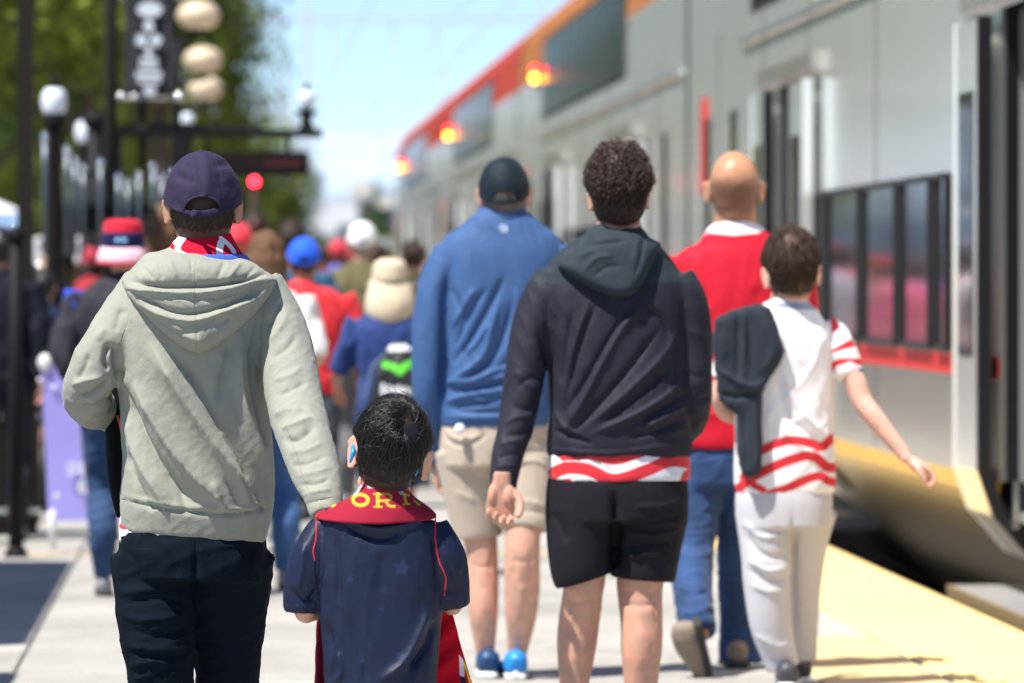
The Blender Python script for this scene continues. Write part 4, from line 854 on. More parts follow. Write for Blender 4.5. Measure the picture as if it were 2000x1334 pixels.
# hoodie
M_HOOD = cloth('sage cotton fleece', rgb(141, 142, 130), .9, seam=True, bump=((700, .35, .0012), (70, .3, .004), (22, .22, .008)))
Ast = [([(236, 752), (262, 820), (300, 890), (345, 950), (388, 992)], 17, -0.0300), ([(262, 745), (300, 815), (345, 890), (395, 950), (430, 985)], 18, 0.0240),
       ([(296, 672), (330, 730), (372, 800), (420, 870), (462, 930), (492, 995)], 20, 0.0315), ([(330, 680), (380, 745), (425, 830), (470, 900), (505, 985)], 16, -0.0225),
       ([(458, 655), (440, 720), (425, 790)], 14, -0.0150), ([(470, 650), (465, 720), (474, 790), (500, 860), (522, 930)], 13, 0.0210), ([(495, 650), (492, 730), (505, 810), (524, 880)], 9, -0.0150),
       ([(240, 800), (262, 880), (300, 950), (330, 1000)], 12, 0.0120), ([(250, 880), (262, 930), (290, 985)], 9, -0.0105), ([(440, 930), (455, 965), (470, 1000)], 7, -0.0105), ([(415, 940), (440, 1000)], 8, 0.0090),
       ([(270, 960), (300, 1000)], 6, -0.0060), ([(350, 960), (365, 1000)], 6, -0.0075), ([(500, 950), (515, 1000)], 7, -0.0090),
       # left sleeve
       ([(213, 668), (205, 700), (212, 725)], 7, -0.0180), ([(222, 672), (228, 710), (236, 742)], 9, -0.0210), ([(150, 775), (180, 768), (215, 742)], 6, -0.0150), ([(140, 752), (172, 742), (205, 735)], 7, 0.0105), ([(158, 792), (190, 790), (222, 770)], 5, -0.0120), ([(165, 812), (195, 812), (225, 800)], 5, 0.0090), ([(150, 800), (180, 803)], 5, -0.0090),
       ([(175, 690), (165, 720), (150, 745)], 9, -0.0075), ([(205, 640), (190, 665)], 9, 0.0060), ([(238, 600), (225, 650)], 10, -0.0060),
       # right sleeve
       ([(520, 640), (540, 610), (552, 585)], 9.5, -0.0083), ([(522, 672), (548, 640), (560, 610)], 9.5, 0.0066), ([(530, 700), (560, 680), (580, 655)], 9.5, -0.0066), ([(532, 742), (565, 735), (590, 715)], 9.5, 0.0058), ([(535, 775), (570, 760), (600, 745)], 9.5, -0.0066), ([(535, 812), (565, 800), (590, 800)], 10.8, 0.0066),
       ([(555, 860), (580, 858), (612, 835)], 9.5, -0.0132), ([(550, 838), (580, 830), (610, 815)], 8.1, 0.0099), ([(565, 885), (600, 880), (630, 865)], 8.1, 0.0066), ([(570, 910), (600, 905), (635, 890)], 6.8, -0.0074), ([(580, 930), (610, 925), (645, 915)], 6.8, 0.0058), ([(585, 948), (615, 945), (645, 935)], 5.4, -0.0074), ([(590, 968), (620, 960), (650, 955)], 5.4, 0.0050), ([(600, 985), (620, 978), (645, 975)], 4.7, -0.0050),
       ([(237, 976), (300, 990), (380, 1001), (460, 1003), (530, 990)], 4, -0.0090), ([(237, 968), (300, 981), (380, 992), (460, 994), (530, 981)], 5, 0.0045)]
Aseam = [[(237, 976), (300, 990), (380, 1001), (460, 1003), (530, 990)], [(258, 575), (252, 620), (238, 665), (226, 690)], [(516, 600), (509, 640), (508, 690)], [(556, 830), (575, 880), (590, 930), (603, 965)], [(600, 983), (625, 977), (650, 972)]]
hoo, bvA = garment(A, 'hoodie', [A.tube(A_tor, seg=36, pw=2.5), A.tube(A_ls, hint=hint2, seg=28), A.tube(A_rs, hint=hint2, seg=28)], M_HOOD, .0052, 5, Ast, [((-.45, 0, .9), .35, .05, .0026, 3), ((.5, .1, .8), .16, .022, .0009, 8), ((.8, 0, .5), .09, .013, .0006, 18)], {}, Aseam)
hp = [(238, 548), (252, 580), (282, 612), (312, 642), (345, 670), (378, 689), (402, 686), (440, 664), (478, 632), (512, 596), (535, 562), (541, 545), (520, 530), (490, 512), (460, 503), (395, 497), (330, 497), (290, 508), (262, 525)]
v, f = inflate(hp, bvA, 12.95 - .06, .052, off=.0, edge=34, sp=3.2, back=.05, voxel=.0042, smooth=6, blur=14)
v = folds(v, f, [([(238, 556), (270, 566), (330, 573), (395, 573), (450, 564), (505, 548), (536, 546)], 7, .014), ([(250, 548), (300, 556), (395, 557), (470, 548), (520, 535)], 8, -.022),
                 ([(252, 570), (290, 590), (330, 606), (372, 612), (420, 602), (470, 585), (520, 560)], 8, -.016), ([(265, 590), (310, 612), (350, 625), (385, 626), (430, 612), (480, 592), (520, 570)], 7, .011),
                 ([(285, 612), (320, 636), (352, 650), (388, 648)], 5, -.006), ([(330, 630), (372, 660), (400, 668)], 10, .006), ([(278, 520), (300, 545)], 5, -.006), ([(310, 512), (318, 545)], 5, -.006), ([(330, 508), (345, 545)], 7, .005), ([(372, 505), (378, 550)], 4, -.004), ([(440, 508), (425, 545)], 7, -.006), ([(470, 512), (440, 552)], 6, .005), ([(500, 520), (470, 550)], 5, -.005), ([(420, 640), (455, 618)], 7, -.005), ([(385, 600), (386, 685)], 2, -.0025)],
          [((.8, 0, -.5), .12, .03, .0025, 4)])
ho = part('hood', v, f, M_HOOD, hoo, A.base, attrs={'seam': np.minimum(np.minimum(seg_dist(proj(v), smooth_line([(383, 510), (381, 560), (383, 620), (384, 690)]))[0], seg_dist(proj(v), smooth_line([(242, 566), (300, 583), (395, 585), (470, 573), (532, 556)]))[0]), 5)})
# red scarf round the neck, blue tee behind it
M_SCA = cloth('red knit scarf', (.50, .008, .03), .9, sheen=0, spec=.1, attrs=(('white', (.72, .72, .78)),), bump=((500, .5, .0015), (1200, .3, .001)))
Yc = 12.95
def neck_rows(fig, L, rd): 
    out = []
    for (cx, cy, hw, d, tz) in L: q = P(cx, cy, fig.Y); out.append((q[0], q[1] + .0, q[2], hw * fig.Y / FPX, d, tz))
    return out
K = catmull(np.array(neck_rows(A, [(402, 459, 48, .060, .006), (400, 468, 54, .068, .003), (398, 482, 64, .080, 0), (398, 496, 74, .092, -.004), (398, 510, 84, .102, -.008), (398, 522, 88, .106, -.01), (396, 526, 70, .09, -.01)], 0)), 8)
v, f = ring_sheet([tuple(x) for x in K], cols=160); v = v + (unit(v - v.mean(0)) * 0) ; nn = (vnoise(v * 30, 3) - .5) * .006; v = v + np.stack([nn * 0, nn, nn * .3], 1)
A.add('scarf', v, f, M_SCA, thick=.006, attrs=sdf_attrs(v, {'white': [('line', [(362, 462), (350, 480), (350, 492), (362, 500), (385, 504), (415, 505)], 11), ('line', [(345, 474), (352, 466)], 12), ('line', [(430, 476), (428, 498), (440, 510)], 13), ('line', [(430, 466), (446, 480), (456, 494)], 8), ('line', [(330, 500), (318, 504)], 7), ('disc', (421, 458), 3)]}))
K = catmull(np.array(neck_rows(A, [(408, 498, 70, .10, 0), (408, 506, 78, .104, -.003), (404, 520, 84, .106, -.004)], 0)), 4); v, f = ring_sheet([tuple(x) for x in K], cols=80)
A.add('tee_collar', v, f, cloth('blue tee', rgb(70, 98, 190), .8), thick=.004)
v, f = tube([A.n(350, 1018, 0, 112, .118), A.n(345, 1036, 0, 113, .12), A.n(345, 1041, 0, 112, .118)], 40, 4); A.add('tee_hem', v, f, cloth('white red tee', (.75, .72, .72), .8, attrs=(('red', (.5, .03, .04)),)), attrs=sdf_attrs(v, {'red': [('poly', [(232, 1015), (262, 1022), (250, 1036), (232, 1032)])]}))
# trousers
M_PAN = cloth('navy black twill', rgb(12, 21, 31), .9, seam=True, spec=.1, sheen=0)
Ptor = [A.tube([(378, 1025, 0, 134, .118), (376, 1075, 0, 145, .135), (374, 1130, 0, 140, .13)], pw=2.4), A.tube([(308, 1090, 0, 78, .115), (304, 1190, -.02, 73, .095), (308, 1250, -.03, 66, .088), (314, 1300, -.03, 62, .08), (316, 1400, .0, 60), (318, 1500, .02, 58), (318, 1600, .02, 56)], hint=hint2, seg=26),
        A.tube([(448, 1090, .0, 74, .11), (446, 1190, .05, 64, .095), (444, 1290, .1, 56, .08), (444, 1450, .16, 52), (446, 1560, .2, 50)], hint=hint2, seg=26)]
Pst = [([(232, 1160), (270, 1155), (320, 1150)], 8, .006), ([(235, 1180), (280, 1172), (330, 1170), (372, 1185)], 6, -.006), ([(240, 1205), (290, 1212), (340, 1205), (370, 1195)], 8, .007), ([(250, 1230), (300, 1240), (345, 1235), (372, 1215)], 6, -.007), ([(252, 1262), (300, 1268), (350, 1268), (375, 1258)], 5, .009), ([(255, 1275), (310, 1284), (360, 1280)], 5, -.009), ([(258, 1300), (300, 1292), (330, 1300)], 6, .008), ([(300, 1320), (340, 1305), (370, 1310)], 6, -.008), ([(262, 1325), (300, 1318)], 5, .006),
       ([(300, 1060), (330, 1090), (350, 1130)], 10, -.005), ([(380, 1060), (382, 1120), (380, 1190)], 7, -.010), ([(400, 1110), (440, 1150), (490, 1180)], 9, -.005), ([(500, 1070), (470, 1110)], 9, -.004), ([(400, 1200), (440, 1215), (490, 1210)], 7, .004), ([(395, 1250), (440, 1262), (490, 1250)], 6, -.005), ([(240, 1070), (265, 1100), (275, 1140)], 9, -.004)]
garment(A, 'trousers', Ptor, M_PAN, .0065, 4, Pst, [((.9, 0, .3), .2, .035, .004, 6)], {}, [[(235, 1062), (262, 1068), (300, 1070)], [(382, 1050), (381, 1110), (380, 1180)]])
sm = mat('dark trainer', (.03, .03, .035), .6)
for px, dy in ((318, 0), (448, .2)): h_ = P(px, 1600, 12.95 + dy); h_[2] = 0; shoe(A, h_ + np.array([0, -.06, 0]), h_ + np.array([0, .2, 0]), (0, 0, 1), 1, sm)
# black bag with an orange zip pull under his left arm
bq = P(225, 800, 13.2); bag = thing('sling_bag', 'black sling bag with an orange zip pull under the hoodie man\'s bent arm', 'bag', tuple(bq))
v, f = union([tube([(*P(236, 722, 13.1), .016, .05), (*P(228, 770, 13.1), .026, .06), (*P(232, 850, 13.1), .032, .07), (*P(238, 940, 13.1), .032, .07), (*P(244, 1010, 13.1), .02, .05)], 20, 5, (0, 1, 0), 3)], .006, 4); part('pouch', v, f, cloth('black nylon', (.006, .007, .008), .9, spec=.08), bag, tuple(bq))
v, f = tube([(*P(229, 812, 13.02), .003, .002), (*P(234, 828, 13.01), .003, .002), (*P(238, 840, 13.01), .004, .002), (*P(241, 849, 13.01), .005, .002)], 10, 4); part('zip_pull', v, f, mat('orange zip pull', (.75, .10, .02), .5), bag, tuple(bq))
v, f = tube([(*P(240, 735, 13.08), .012, .002), (*P(262, 690, 13.09), .012, .002), (*P(285, 620, 13.08), .012, .002)], 8, 3); part('strap', v, f, MATS['black nylon'], bag, tuple(bq))

# ================================================================== the small boy
B = Fig('small dark haired boy in navy jersey with a red football scarf', 12.35, 745)
cB, mB, kB = px_head(B, 764, 878, 66, roll=math.radians(10)); kB *= 1.0
B_tor = [(742, 1440, 0, 112, .10), (742, 1400, 0, 112, .10), (743, 1334, 0, 109, .095), (743, 1270, 0, 113, .093), (743, 1200, 0, 119, .09), (742, 1130, 0, 126, .088), (740, 1070, 0, 127, .082), (738, 1030, 0, 118, .076), (738, 1012, .0, 110, .07), (739, 1002, 0, 92, .06), (740, 992, 0, 62, .045)]
B_ls = [(640, 1030, 0, 30, .042), (610, 1085, -.01, 37, .048), (598, 1140, -.01, 37, .05), (594, 1192, .0, 31, .046)]; B_rs = [(842, 1030, 0, 30, .042), (868, 1085, -.01, 36, .046), (879, 1140, .0, 33, .046), (884, 1184, .01, 27, .042)]
fw = (.3, .1, 1)
bp = head_parts(cB, mB, kB, ear=1.22, jaw=.9) + [B.tube([(752, 900, 0, 44, .05), (750, 950, 0, 46, .05), (745, 1000, 0, 60, .055)]), B.tube([(a, b, c, d * .84, e * .82) for a, b, c, d, e in B_tor[:-1]]),
    B.tube([(628, 1035, 0, 20), (605, 1130, 0, 20), (596, 1188, .01, 22), (604, 1194, .04, 22), (640, 1180, .12, 19), (672, 1150, .17, 14)], hint=(1, .3, .4)), B.tube([(858, 1035, 0, 20), (874, 1130, 0, 19), (884, 1176, .01, 20), (878, 1180, .05, 20), (850, 1160, .12, 18), (820, 1130, .17, 14)], hint=(1, .3, .4)),
    B.tube([(700, 1400, 0, 52), (700, 1500, 0, 42), (700, 1600, 0, 32), (700, 1660, 0, 26)]), B.tube([(790, 1400, 0, 52), (790, 1500, .03, 42), (790, 1600, .06, 32), (790, 1660, .06, 26)])]
h1 = hand(P(676, 1146, 12.53), (.6, .4, .6), (0, .8, -.2), .7, (.8, .9, .7), side=1); h2 = hand(P(816, 1126, 12.53), (-.6, .4, .6), (0, .8, -.2), .7, (.8, .9, .7), side=-1)
def stubB(L): return np.clip(hair_mask(L, -.10, .02), 0, 1) * .97 * (np.abs(L[:, 0]) < .0768)
body(B, bp, [h1, h2], skin('skin boy', (.58, .35, .25), attrs=(('soft', (.018, .012, .01)),)), .006, head=(cB, mB, kB), stub=stubB)
eyes(B, cB, mB, kB)
v, f = hair_shell(cB, mB, kB, thick=.007, nape=-.092, lump=.0015); v2, f2 = strands(cB, mB, kB, 8800, .050, whorl=(.36, -.80, .52), swirl=1.0, lift=.007, base=.009, rad=.0007, steps=6, nape=-.094, jit=.10, grav=.9)
v3, f3 = strands(cB, mB, kB, 700, .05, whorl=(.36, -.80, .52), swirl=1.2, lift=.016, base=.010, rad=.0006, steps=7, nape=-.05, jit=.6)
F = [tuple(q) for q in f]; o1 = len(v); F += [tuple(q) for q in (f2 + o1).tolist()]; o2 = o1 + len(v2); F += [tuple(q) for q in (f3 + o2).tolist()]
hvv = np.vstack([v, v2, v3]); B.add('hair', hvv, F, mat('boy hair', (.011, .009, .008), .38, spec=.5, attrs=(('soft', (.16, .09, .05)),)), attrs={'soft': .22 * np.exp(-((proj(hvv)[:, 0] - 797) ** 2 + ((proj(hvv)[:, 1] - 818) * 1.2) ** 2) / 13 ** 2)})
M_BLU = mat('bright blue plastic', (.01, .25, .72), .3)
gp = [tube([(*P(684, 903, 12.30), .0025, .004), (*P(687, 893, 12.295), .0045, .005), (*P(690, 880, 12.30), .0055, .005), (*P(689, 872, 12.32), .004, .004), (*P(689, 868, 12.36), .003, .003)], 10, 4), tube([(*P(811, 928, 12.30), .002, .004), (*P(815, 918, 12.295), .004, .005), (*P(820, 903, 12.31), .004, .005), (*P(823, 896, 12.36), .003, .003)], 10, 4)]
parts_of('ear_hook', gp, M_BLU, B.root, B.base)
M_JER = cloth('navy satin jersey', rgb(19, 27, 53), .50, seam=True, sheen=0, spec=.3, bump=((1400, .25, .0008), (40, .2, .005)), attrs=(('star', rgb(31, 41, 75)),), var=.08)
def star(cx, cy, r, rot=0): return ('poly', [(cx + (r if i % 2 == 0 else r * .42) * math.sin(i * math.pi / 5 + rot), cy - (r if i % 2 == 0 else r * .42) * math.cos(i * math.pi / 5 + rot)) for i in range(10)])
Bst = [([(668, 1008), (690, 1022), (740, 1032), (800, 1024), (835, 1012)], 6, 0.0096), ([(672, 1020), (700, 1040), (745, 1052), (780, 1040)], 9, -0.0096), ([(655, 1040), (662, 1110), (660, 1180)], 10, -0.0064), ([(640, 1110), (632, 1170), (640, 1230)], 9, 0.0064), ([(842, 1040), (852, 1100), (848, 1160)], 9, -0.0064),
       ([(640, 1330), (652, 1300), (648, 1260), (640, 1215)], 8, -0.0096), ([(655, 1334), (668, 1310), (660, 1270)], 7, 0.0096), ([(840, 1180), (820, 1230), (790, 1290), (740, 1334)], 12, 0.0144), ([(850, 1210), (835, 1260), (800, 1310)], 9, -0.0128), ([(680, 1200), (700, 1260), (720, 1334)], 16, -0.0064), ([(742, 1080), (745, 1160)], 22, -0.0048),
       ([(596, 1060), (590, 1110), (580, 1160)], 8, 0.0064), ([(570, 1150), (590, 1170), (615, 1172)], 6, -0.0080), ([(620, 1150), (605, 1175)], 6, -0.0096), ([(575, 1182), (600, 1190)], 5, 0.0048), ([(868, 1085), (886, 1130), (892, 1168)], 7, -0.0064), ([(868, 1150), (885, 1160)], 5, -0.0064)]
jer, bvB = garment(B, 'jersey', [B.tube(B_tor, seg=36, pw=2.4), B.tube(B_ls, hint=hint2, seg=24), B.tube(B_rs, hint=hint2, seg=24)], M_JER, .0046, 4, Bst, [((.3, 0, .95), .2, .045, .0030, 5), ((-.6, .2, .8), .09, .02, .001, 8)], {'star': [star(783, 1281, 14, .3), star(722, 1258, 7, .2), star(707, 1290, 8, .7), star(731, 1056, 9, .1), star(674, 1036, 6, .5), star(785, 1110, 22, .15), star(684, 1130, 12, .4), star(745, 1190, 10, .8), star(597, 1150, 8, .5)]}, [[(618, 1005), (616, 1053), (612, 1075), (616, 1100), (622, 1160), (624, 1215)], [(866, 1164), (858, 1200), (855, 1260)], [(668, 1006), (700, 1017), (745, 1021), (790, 1016)]])
M_PIP = mat('red piping', (.62, .015, .03), .6)
def drape_line(bvh, L, r, Yf, per=8):
    K = catmull(np.array(L, float), per); out = []
    ys = [hit(bvh, x, y) for x, y in K]; g_ = [q for q in ys if q is not None] or [Yf]; last = g_[0]
    for (x, y), q in zip(K, ys):
        if q is None or q > Yf + .1: q = last
        last = q; out.append((*P(x, y, q - r * .3), r, r))
    return tube(out[::2], 8, 2)
for L in ([(618, 1006), (617, 1053), (612, 1075), (615, 1095)], [(851, 1004), (850, 1053), (858, 1097), (871, 1129), (867, 1164)]): v, f = drape_line(bvB, L, .0016, 12.35); part('piping', v, f, M_PIP, jer, B.base)
v, f = drape_line(bvB, [(668, 1007), (700, 1018), (745, 1022), (792, 1016), (815, 1006)], .003, 12.35); part('collar', v, f, M_JER, jer, B.base)
M_SC2 = cloth('red knit football scarf', (.55, .008, .022), .9, sheen=0, spec=.1, attrs=(('yellow', (.86, .66, .02)), ('white', (.72, .70, .80)), ('navy', (.02, .025, .05))), bump=((600, .5, .0015), (1300, .3, .001)))
K = catmull(np.array(neck_rows(B, [(748, 947, 43, .052, .004), (748, 953, 46, .056, .003), (748, 963, 52, .062, .002), (746, 975, 66, .072, -.001), (742, 988, 88, .083, -.005), (738, 999, 106, .09, -.009), (734, 1007, 116, .094, -.012), (734, 1004, 110, .088, -.012)], 0)), 12)
v, f = ring_sheet([tuple(x) for x in K], cols=280, pw=2); nn = (vnoise(v * 26, 3) - .5) * .008; v = v + np.stack([nn * 0, nn, nn * .4], 1)
def O_(cx, cy, rx, ry, w): return ('line', [(cx + rx * math.cos(a), cy + ry * math.sin(a)) for a in np.linspace(0, 6.5, 16)], w)
yel = [O_(705, 978, 14.5, 10.5, 7.0), ('line', [(738, 966), (738, 990)], 7.2), ('line', [(731, 966), (746, 966)], 3.5), ('line', [(731, 991), (746, 991)], 3.5), ('line', [(738, 966), (755, 966), (763, 970), (762, 976), (753, 979), (740, 979)], 4.8), ('line', [(752, 979), (760, 989), (770, 990)], 5.2),
       ('line', [(788, 966), (792, 985)], 5.5), ('line', [(781, 965), (797, 969)], 4), ('line', [(786, 987), (799, 986)], 3.2), ('line', [(652, 986), (664, 977), (680, 968)], 6), ('line', [(655, 988), (650, 991)], 5), ('line', [(808, 980), (818, 988)], 4)]
wht = [('poly', [(719, 945), (733, 945), (733, 955), (719, 955)]), ('line', [(695, 966), (706, 950)], 8), ('line', [(776, 949), (783, 964)], 8)]
scf = B.add('scarf', v, f, M_SC2, thick=.006, attrs=sdf_attrs(v, {'yellow': yel, 'white': wht}))
# the two hanging ends
def tail(L, name, prints):
    K = []
    for (x, y, dy, hw, tw) in L: K.append((x, y, dy, hw, tw))
    K = catmull(np.array(K, float), 10); V = []; n_ = 26
    for (x, y, dy, hw, tw) in K:
        for j in range(n_): u = j / (n_ - 1) * 2 - 1; V.append(P(x + u * hw, y, 12.35 + dy + tw * u + .004 * math.sin(y * .12 + u * 3)))
    F = [(i * n_ + j, i * n_ + j + 1, (i + 1) * n_ + j + 1, (i + 1) * n_ + j) for i in range(len(K) - 1) for j in range(n_ - 1)]; V = np.array(V)
    at_ = sdf_attrs(V, prints); part(name, V, F, M_SC2, scf, B.base, attrs=at_, thick=.006)
tail([(655, 1150, .08, 22, 0), (640, 1200, .08, 18, .02), (634, 1260, .07, 16, .02), (630, 1334, .06, 14, .02), (626, 1400, .06, 16, .02)], 'scarf_end', {'yellow': [], 'white': []})
tail([(838, 1150, .09, 25, .0), (856, 1200, .085, 28, .0), (866, 1260, .08, 34, .0), (880, 1334, .075, 42, .0), (898, 1420, .07, 50, .0)], 'scarf_end', {'yellow': [('poly', [(842, 1247), (848, 1243), (853, 1248), (860, 1250), (856, 1256), (858, 1262), (848, 1262), (845, 1258)]), ('line', [(900, 1285), (912, 1310), (920, 1345)], 4)], 'white': [('poly', [(896, 1276), (905, 1290), (908, 1318), (898, 1322)]), ('line', [(904, 1318), (912, 1345)], 3)], 'navy': [('poly', [(899, 1322), (908, 1320), (914, 1345), (900, 1345)])]})
garment(B, 'shorts', [B.tube([(742, 1420, 0, 104, .09), (742, 1470, 0, 108, .09)]), B.tube([(698, 1460, 0, 56), (698, 1560, 0, 50)]), B.tube([(792, 1460, 0, 56), (790, 1560, .03, 50)])], cloth('navy shorts', rgb(20, 26, 48), .7), .009, 3)
for px, dy in ((700, 0), (790, .06)): h_ = P(px, 1650, 12.35 + dy); h_[2] = 0; shoe(B, h_ + np.array([0, -.04, 0]), h_ + np.array([0, .14, 0]), (0, 0, 1), .72, sm)
# ================================================================== the curly haired man in the dark jacket
C_ = Fig('curly haired young man in dark hooded jacket and black shorts', 16.0, 1210)
cC, mC, kC = px_head(C_, 1208, 378, 51)
C_tor = [(1210, 893, 0, 138, .125), (1210, 870, 0, 142, .135), (1210, 800, 0, 137, .14), (1207, 720, 0, 137, .14), (1203, 650, 0, 142, .137), (1200, 590, 0, 146, .13), (1200, 540, 0, 140, .115), (1203, 500, 0, 110, .095), (1205, 470, .01, 70, .08), (1206, 450, .02, 52, .065)]
C_ls = [(1085, 540, 0, 44, .058), (1052, 600, -.01, 46, .06), (1032, 680, -.02, 47, .06), (1020, 760, -.03, 44, .056), (1008, 830, -.05, 40, .052), (990, 895, -.09, 33, .045), (981, 962, -.12, 27, .038)]
C_rs = [(1318, 545, 0, 44, .06), (1342, 600, -.01, 46, .062), (1350, 680, 0, 46, .062), (1350, 760, .0, 46, .06), (1345, 810, .06, 42, .055), (1330, 835, .16, 36, .046), (1305, 840, .26, 30, .04)]
h1 = hand(P(980, 943, 15.86), (-.06, -.05, -1), (-.02, -1, .15), 1.04, (.6, 1.0, .75), side=-1, spread=.05, tc=.55); h2 = hand(P(1298, 838, 16.28), (-.5, .8, 0), (0, .2, -1), 1.0, (.6, .8, .6), side=1)
bp = head_parts(cC, mC, kC) + [C_.tube([(1208, 390, 0, 42, .062), (1208, 430, 0, 43, .06), (1206, 470, .01, 60, .07)]), C_.tube([(a, b, c, d * .84, e * .82) for a, b, c, d, e in C_tor[:-1]]),
    C_.tube([(x[0], x[1], x[2], x[3] * .6) for x in C_ls], hint=hint2), C_.tube([(x[0], x[1], x[2], x[3] * .6) for x in C_rs], hint=hint2),
    C_.tube([(1145, 950, 0, 50, .07), (1136, 1060, -.02, 40, .07), (1141, 1130, -.03, 43, .062), (1138, 1160, -.02, 43, .058), (1131, 1215, .02, 43, .06), (1126, 1265, .02, 40, .058), (1122, 1334, .02, 30, .044), (1124, 1400, .03, 22, .034), (1124, 1432, .04, 24, .04)], hint=hint2, seg=24),
    C_.tube([(1262, 950, 0, 50, .07), (1264, 1060, .0, 42, .075), (1251, 1130, .0, 50, .07), (1250, 1160, .0, 48, .066), (1253, 1215, -.02, 43, .062), (1253, 1270, -.03, 41, .06), (1251, 1334, -.02, 34, .05), (1250, 1400, -.02, 24, .036), (1250, 1432, 0, 24, .04)], hint=hint2, seg=24)]
def stubC(L): return np.clip(hair_mask(L, -.095, .02), 0, 1) * .97 * (np.abs(L[:, 0]) < .0768)
body(C_, bp, [h1, h2], skin('skin curly man', (.50, .30, .21), attrs=(('soft', (.02, .012, .01)),)), .008, head=(cC, mC, kC), stub=stubC, strokes=[([(1100, 1172), (1130, 1178), (1172, 1168)], 5, -.005), ([(1104, 1150), (1112, 1180), (1108, 1215)], 5, -.004), ([(1168, 1150), (1160, 1185), (1166, 1220)], 5, -.004), ([(1130, 1215), (1126, 1260), (1124, 1300)], 14, .004), ([(1212, 1176), (1250, 1184), (1292, 1174)], 5, -.005), ([(1222, 1150), (1226, 1190), (1220, 1225)], 5, -.004), ([(1284, 1150), (1278, 1190), (1286, 1225)], 5, -.004), ([(1255, 1220), (1252, 1270), (1250, 1310)], 15, .004), ([(1100, 1245), (1112, 1290), (1110, 1330)], 5, -.003), ([(1276, 1250), (1268, 1295), (1266, 1330)], 5, -.003)])
eyes(C_, cC, mC, kC)
v, f = hair_shell(cC, mC, kC, thick=.017, nape=-.09, lump=.004, lsc=90, seed=12, topx=.020)
v2, f2 = strands(cC, mC, kC, 3500, .030, whorl=(.0, -.2, .98), swirl=.4, lift=.012, base=.020, rad=.0012, steps=11, nape=-.088, jit=.5, curl=(.0065, 1.7), grav=.1, topx=.020)
B2 = mat('curly brown hair', (.048, .023, .015), .42, spec=.6, var=.45, varscale=60); C_.add('hair', np.vstack([v, v2]), [tuple(q) for q in f] + [tuple(q) for q in (f2 + len(v)).tolist()], B2)
M_JK = cloth('dark violet grey shell jacket', rgb(38, 37, 48), .68, sheen=0, spec=.22, bump=((800, .35, .001), (120, .25, .002), (40, .3, .005)), attrs=(('yoke', rgb(42, 50, 56)),), seam=True)
Cst = [([(1120, 600), (1105, 680), (1095, 760)], 8, -0.0090), ([(1150, 590), (1118, 690), (1100, 790)], 6, 0.0090), ([(1165, 590), (1130, 680), (1110, 770)], 6, -0.0105), ([(1260, 590), (1215, 640), (1170, 720), (1130, 800), (1095, 850)], 12, 0.0135), ([(1230, 600), (1180, 680), (1140, 750), (1100, 810)], 10, -0.0135),
       ([(1290, 640), (1230, 720), (1170, 790), (1110, 850)], 9, -0.0120), ([(1330, 640), (1290, 700), (1220, 770), (1150, 830)], 10, 0.0105), ([(1310, 720), (1250, 770), (1180, 820)], 7, -0.0120), ([(1335, 740), (1290, 780), (1230, 815), (1160, 845)], 6, 0.0120), ([(1340, 770), (1300, 795), (1250, 825)], 5, -0.0135), ([(1345, 790), (1300, 815), (1260, 835)], 5, 0.0120), ([(1335, 820), (1290, 840), (1230, 855)], 5, -0.0120), ([(1080, 840), (1110, 850), (1160, 868)], 6, -0.0090), ([(1085, 800), (1100, 830), (1130, 850)], 6, 0.0090), ([(1345, 835), (1300, 850)], 4, 0.0075),
       ([(1078, 880), (1210, 885), (1340, 862)], 4, 0.0060), ([(1260, 600), (1290, 620), (1310, 660)], 8, -0.0090), ([(1085, 600), (1080, 680), (1078, 760)], 7, -0.0075), ([(1335, 610), (1320, 680), (1318, 760)], 8, -0.0075),
       ([(1050, 640), (1065, 690), (1072, 730)], 8.4, -0.0060), ([(1030, 660), (1050, 700), (1068, 730)], 8.4, 0.0045), ([(1010, 760), (1030, 740), (1060, 735)], 8.4, -0.0060), ([(1005, 720), (1035, 755), (1062, 752)], 8.4, 0.0067), ([(1000, 790), (1030, 800), (1055, 775)], 8.4, -0.0067), ([(985, 830), (1010, 815), (1045, 812)], 7.0, 0.0060), ([(985, 850), (1015, 848), (1040, 835)], 7.0, -0.0067), ([(975, 870), (1000, 862), (1025, 862)], 7.0, 0.0053), ([(968, 895), (995, 888), (1015, 890)], 7.0, -0.0045), ([(965, 915), (990, 908), (1012, 912)], 5.6, 0.0045), ([(1330, 720), (1360, 735), (1385, 730)], 8.4, -0.0045), ([(1340, 640), (1370, 660), (1385, 690)], 9.8, 0.0037), ([(1340, 790), (1370, 780), (1390, 770)], 7.0, -0.0045)]
jk, bvC = garment(C_, 'jacket', [C_.tube(C_tor, seg=36, pw=2.5), C_.tube(C_ls, hint=hint2, seg=26), C_.tube(C_rs, hint=hint2, seg=26)], M_JK, .006, 4, Cst, [((-.5, 0, .8), .25, .035, .0030, 4)], {'yoke': [('above', [(950, 540), (1085, 555), (1140, 548), (1200, 590), (1250, 552), (1330, 552), (1360, 550), (1480, 540)])]}, [[(1072, 872), (1210, 876), (1350, 850)], [(1120, 480), (1092, 530), (1080, 600), (1076, 660)], [(1300, 500), (1318, 560), (1322, 640)]])
v, f = inflate([(1085, 519), (1100, 532), (1135, 552), (1170, 572), (1205, 582), (1235, 578), (1252, 560), (1268, 530), (1285, 492), (1291, 476), (1270, 465), (1255, 452), (1230, 449), (1180, 447), (1160, 451), (1145, 470), (1115, 495), (1092, 510)], bvC, 16 - .05, .045, edge=22, sp=3.6, back=.05, voxel=.005, smooth=4, blur=12)
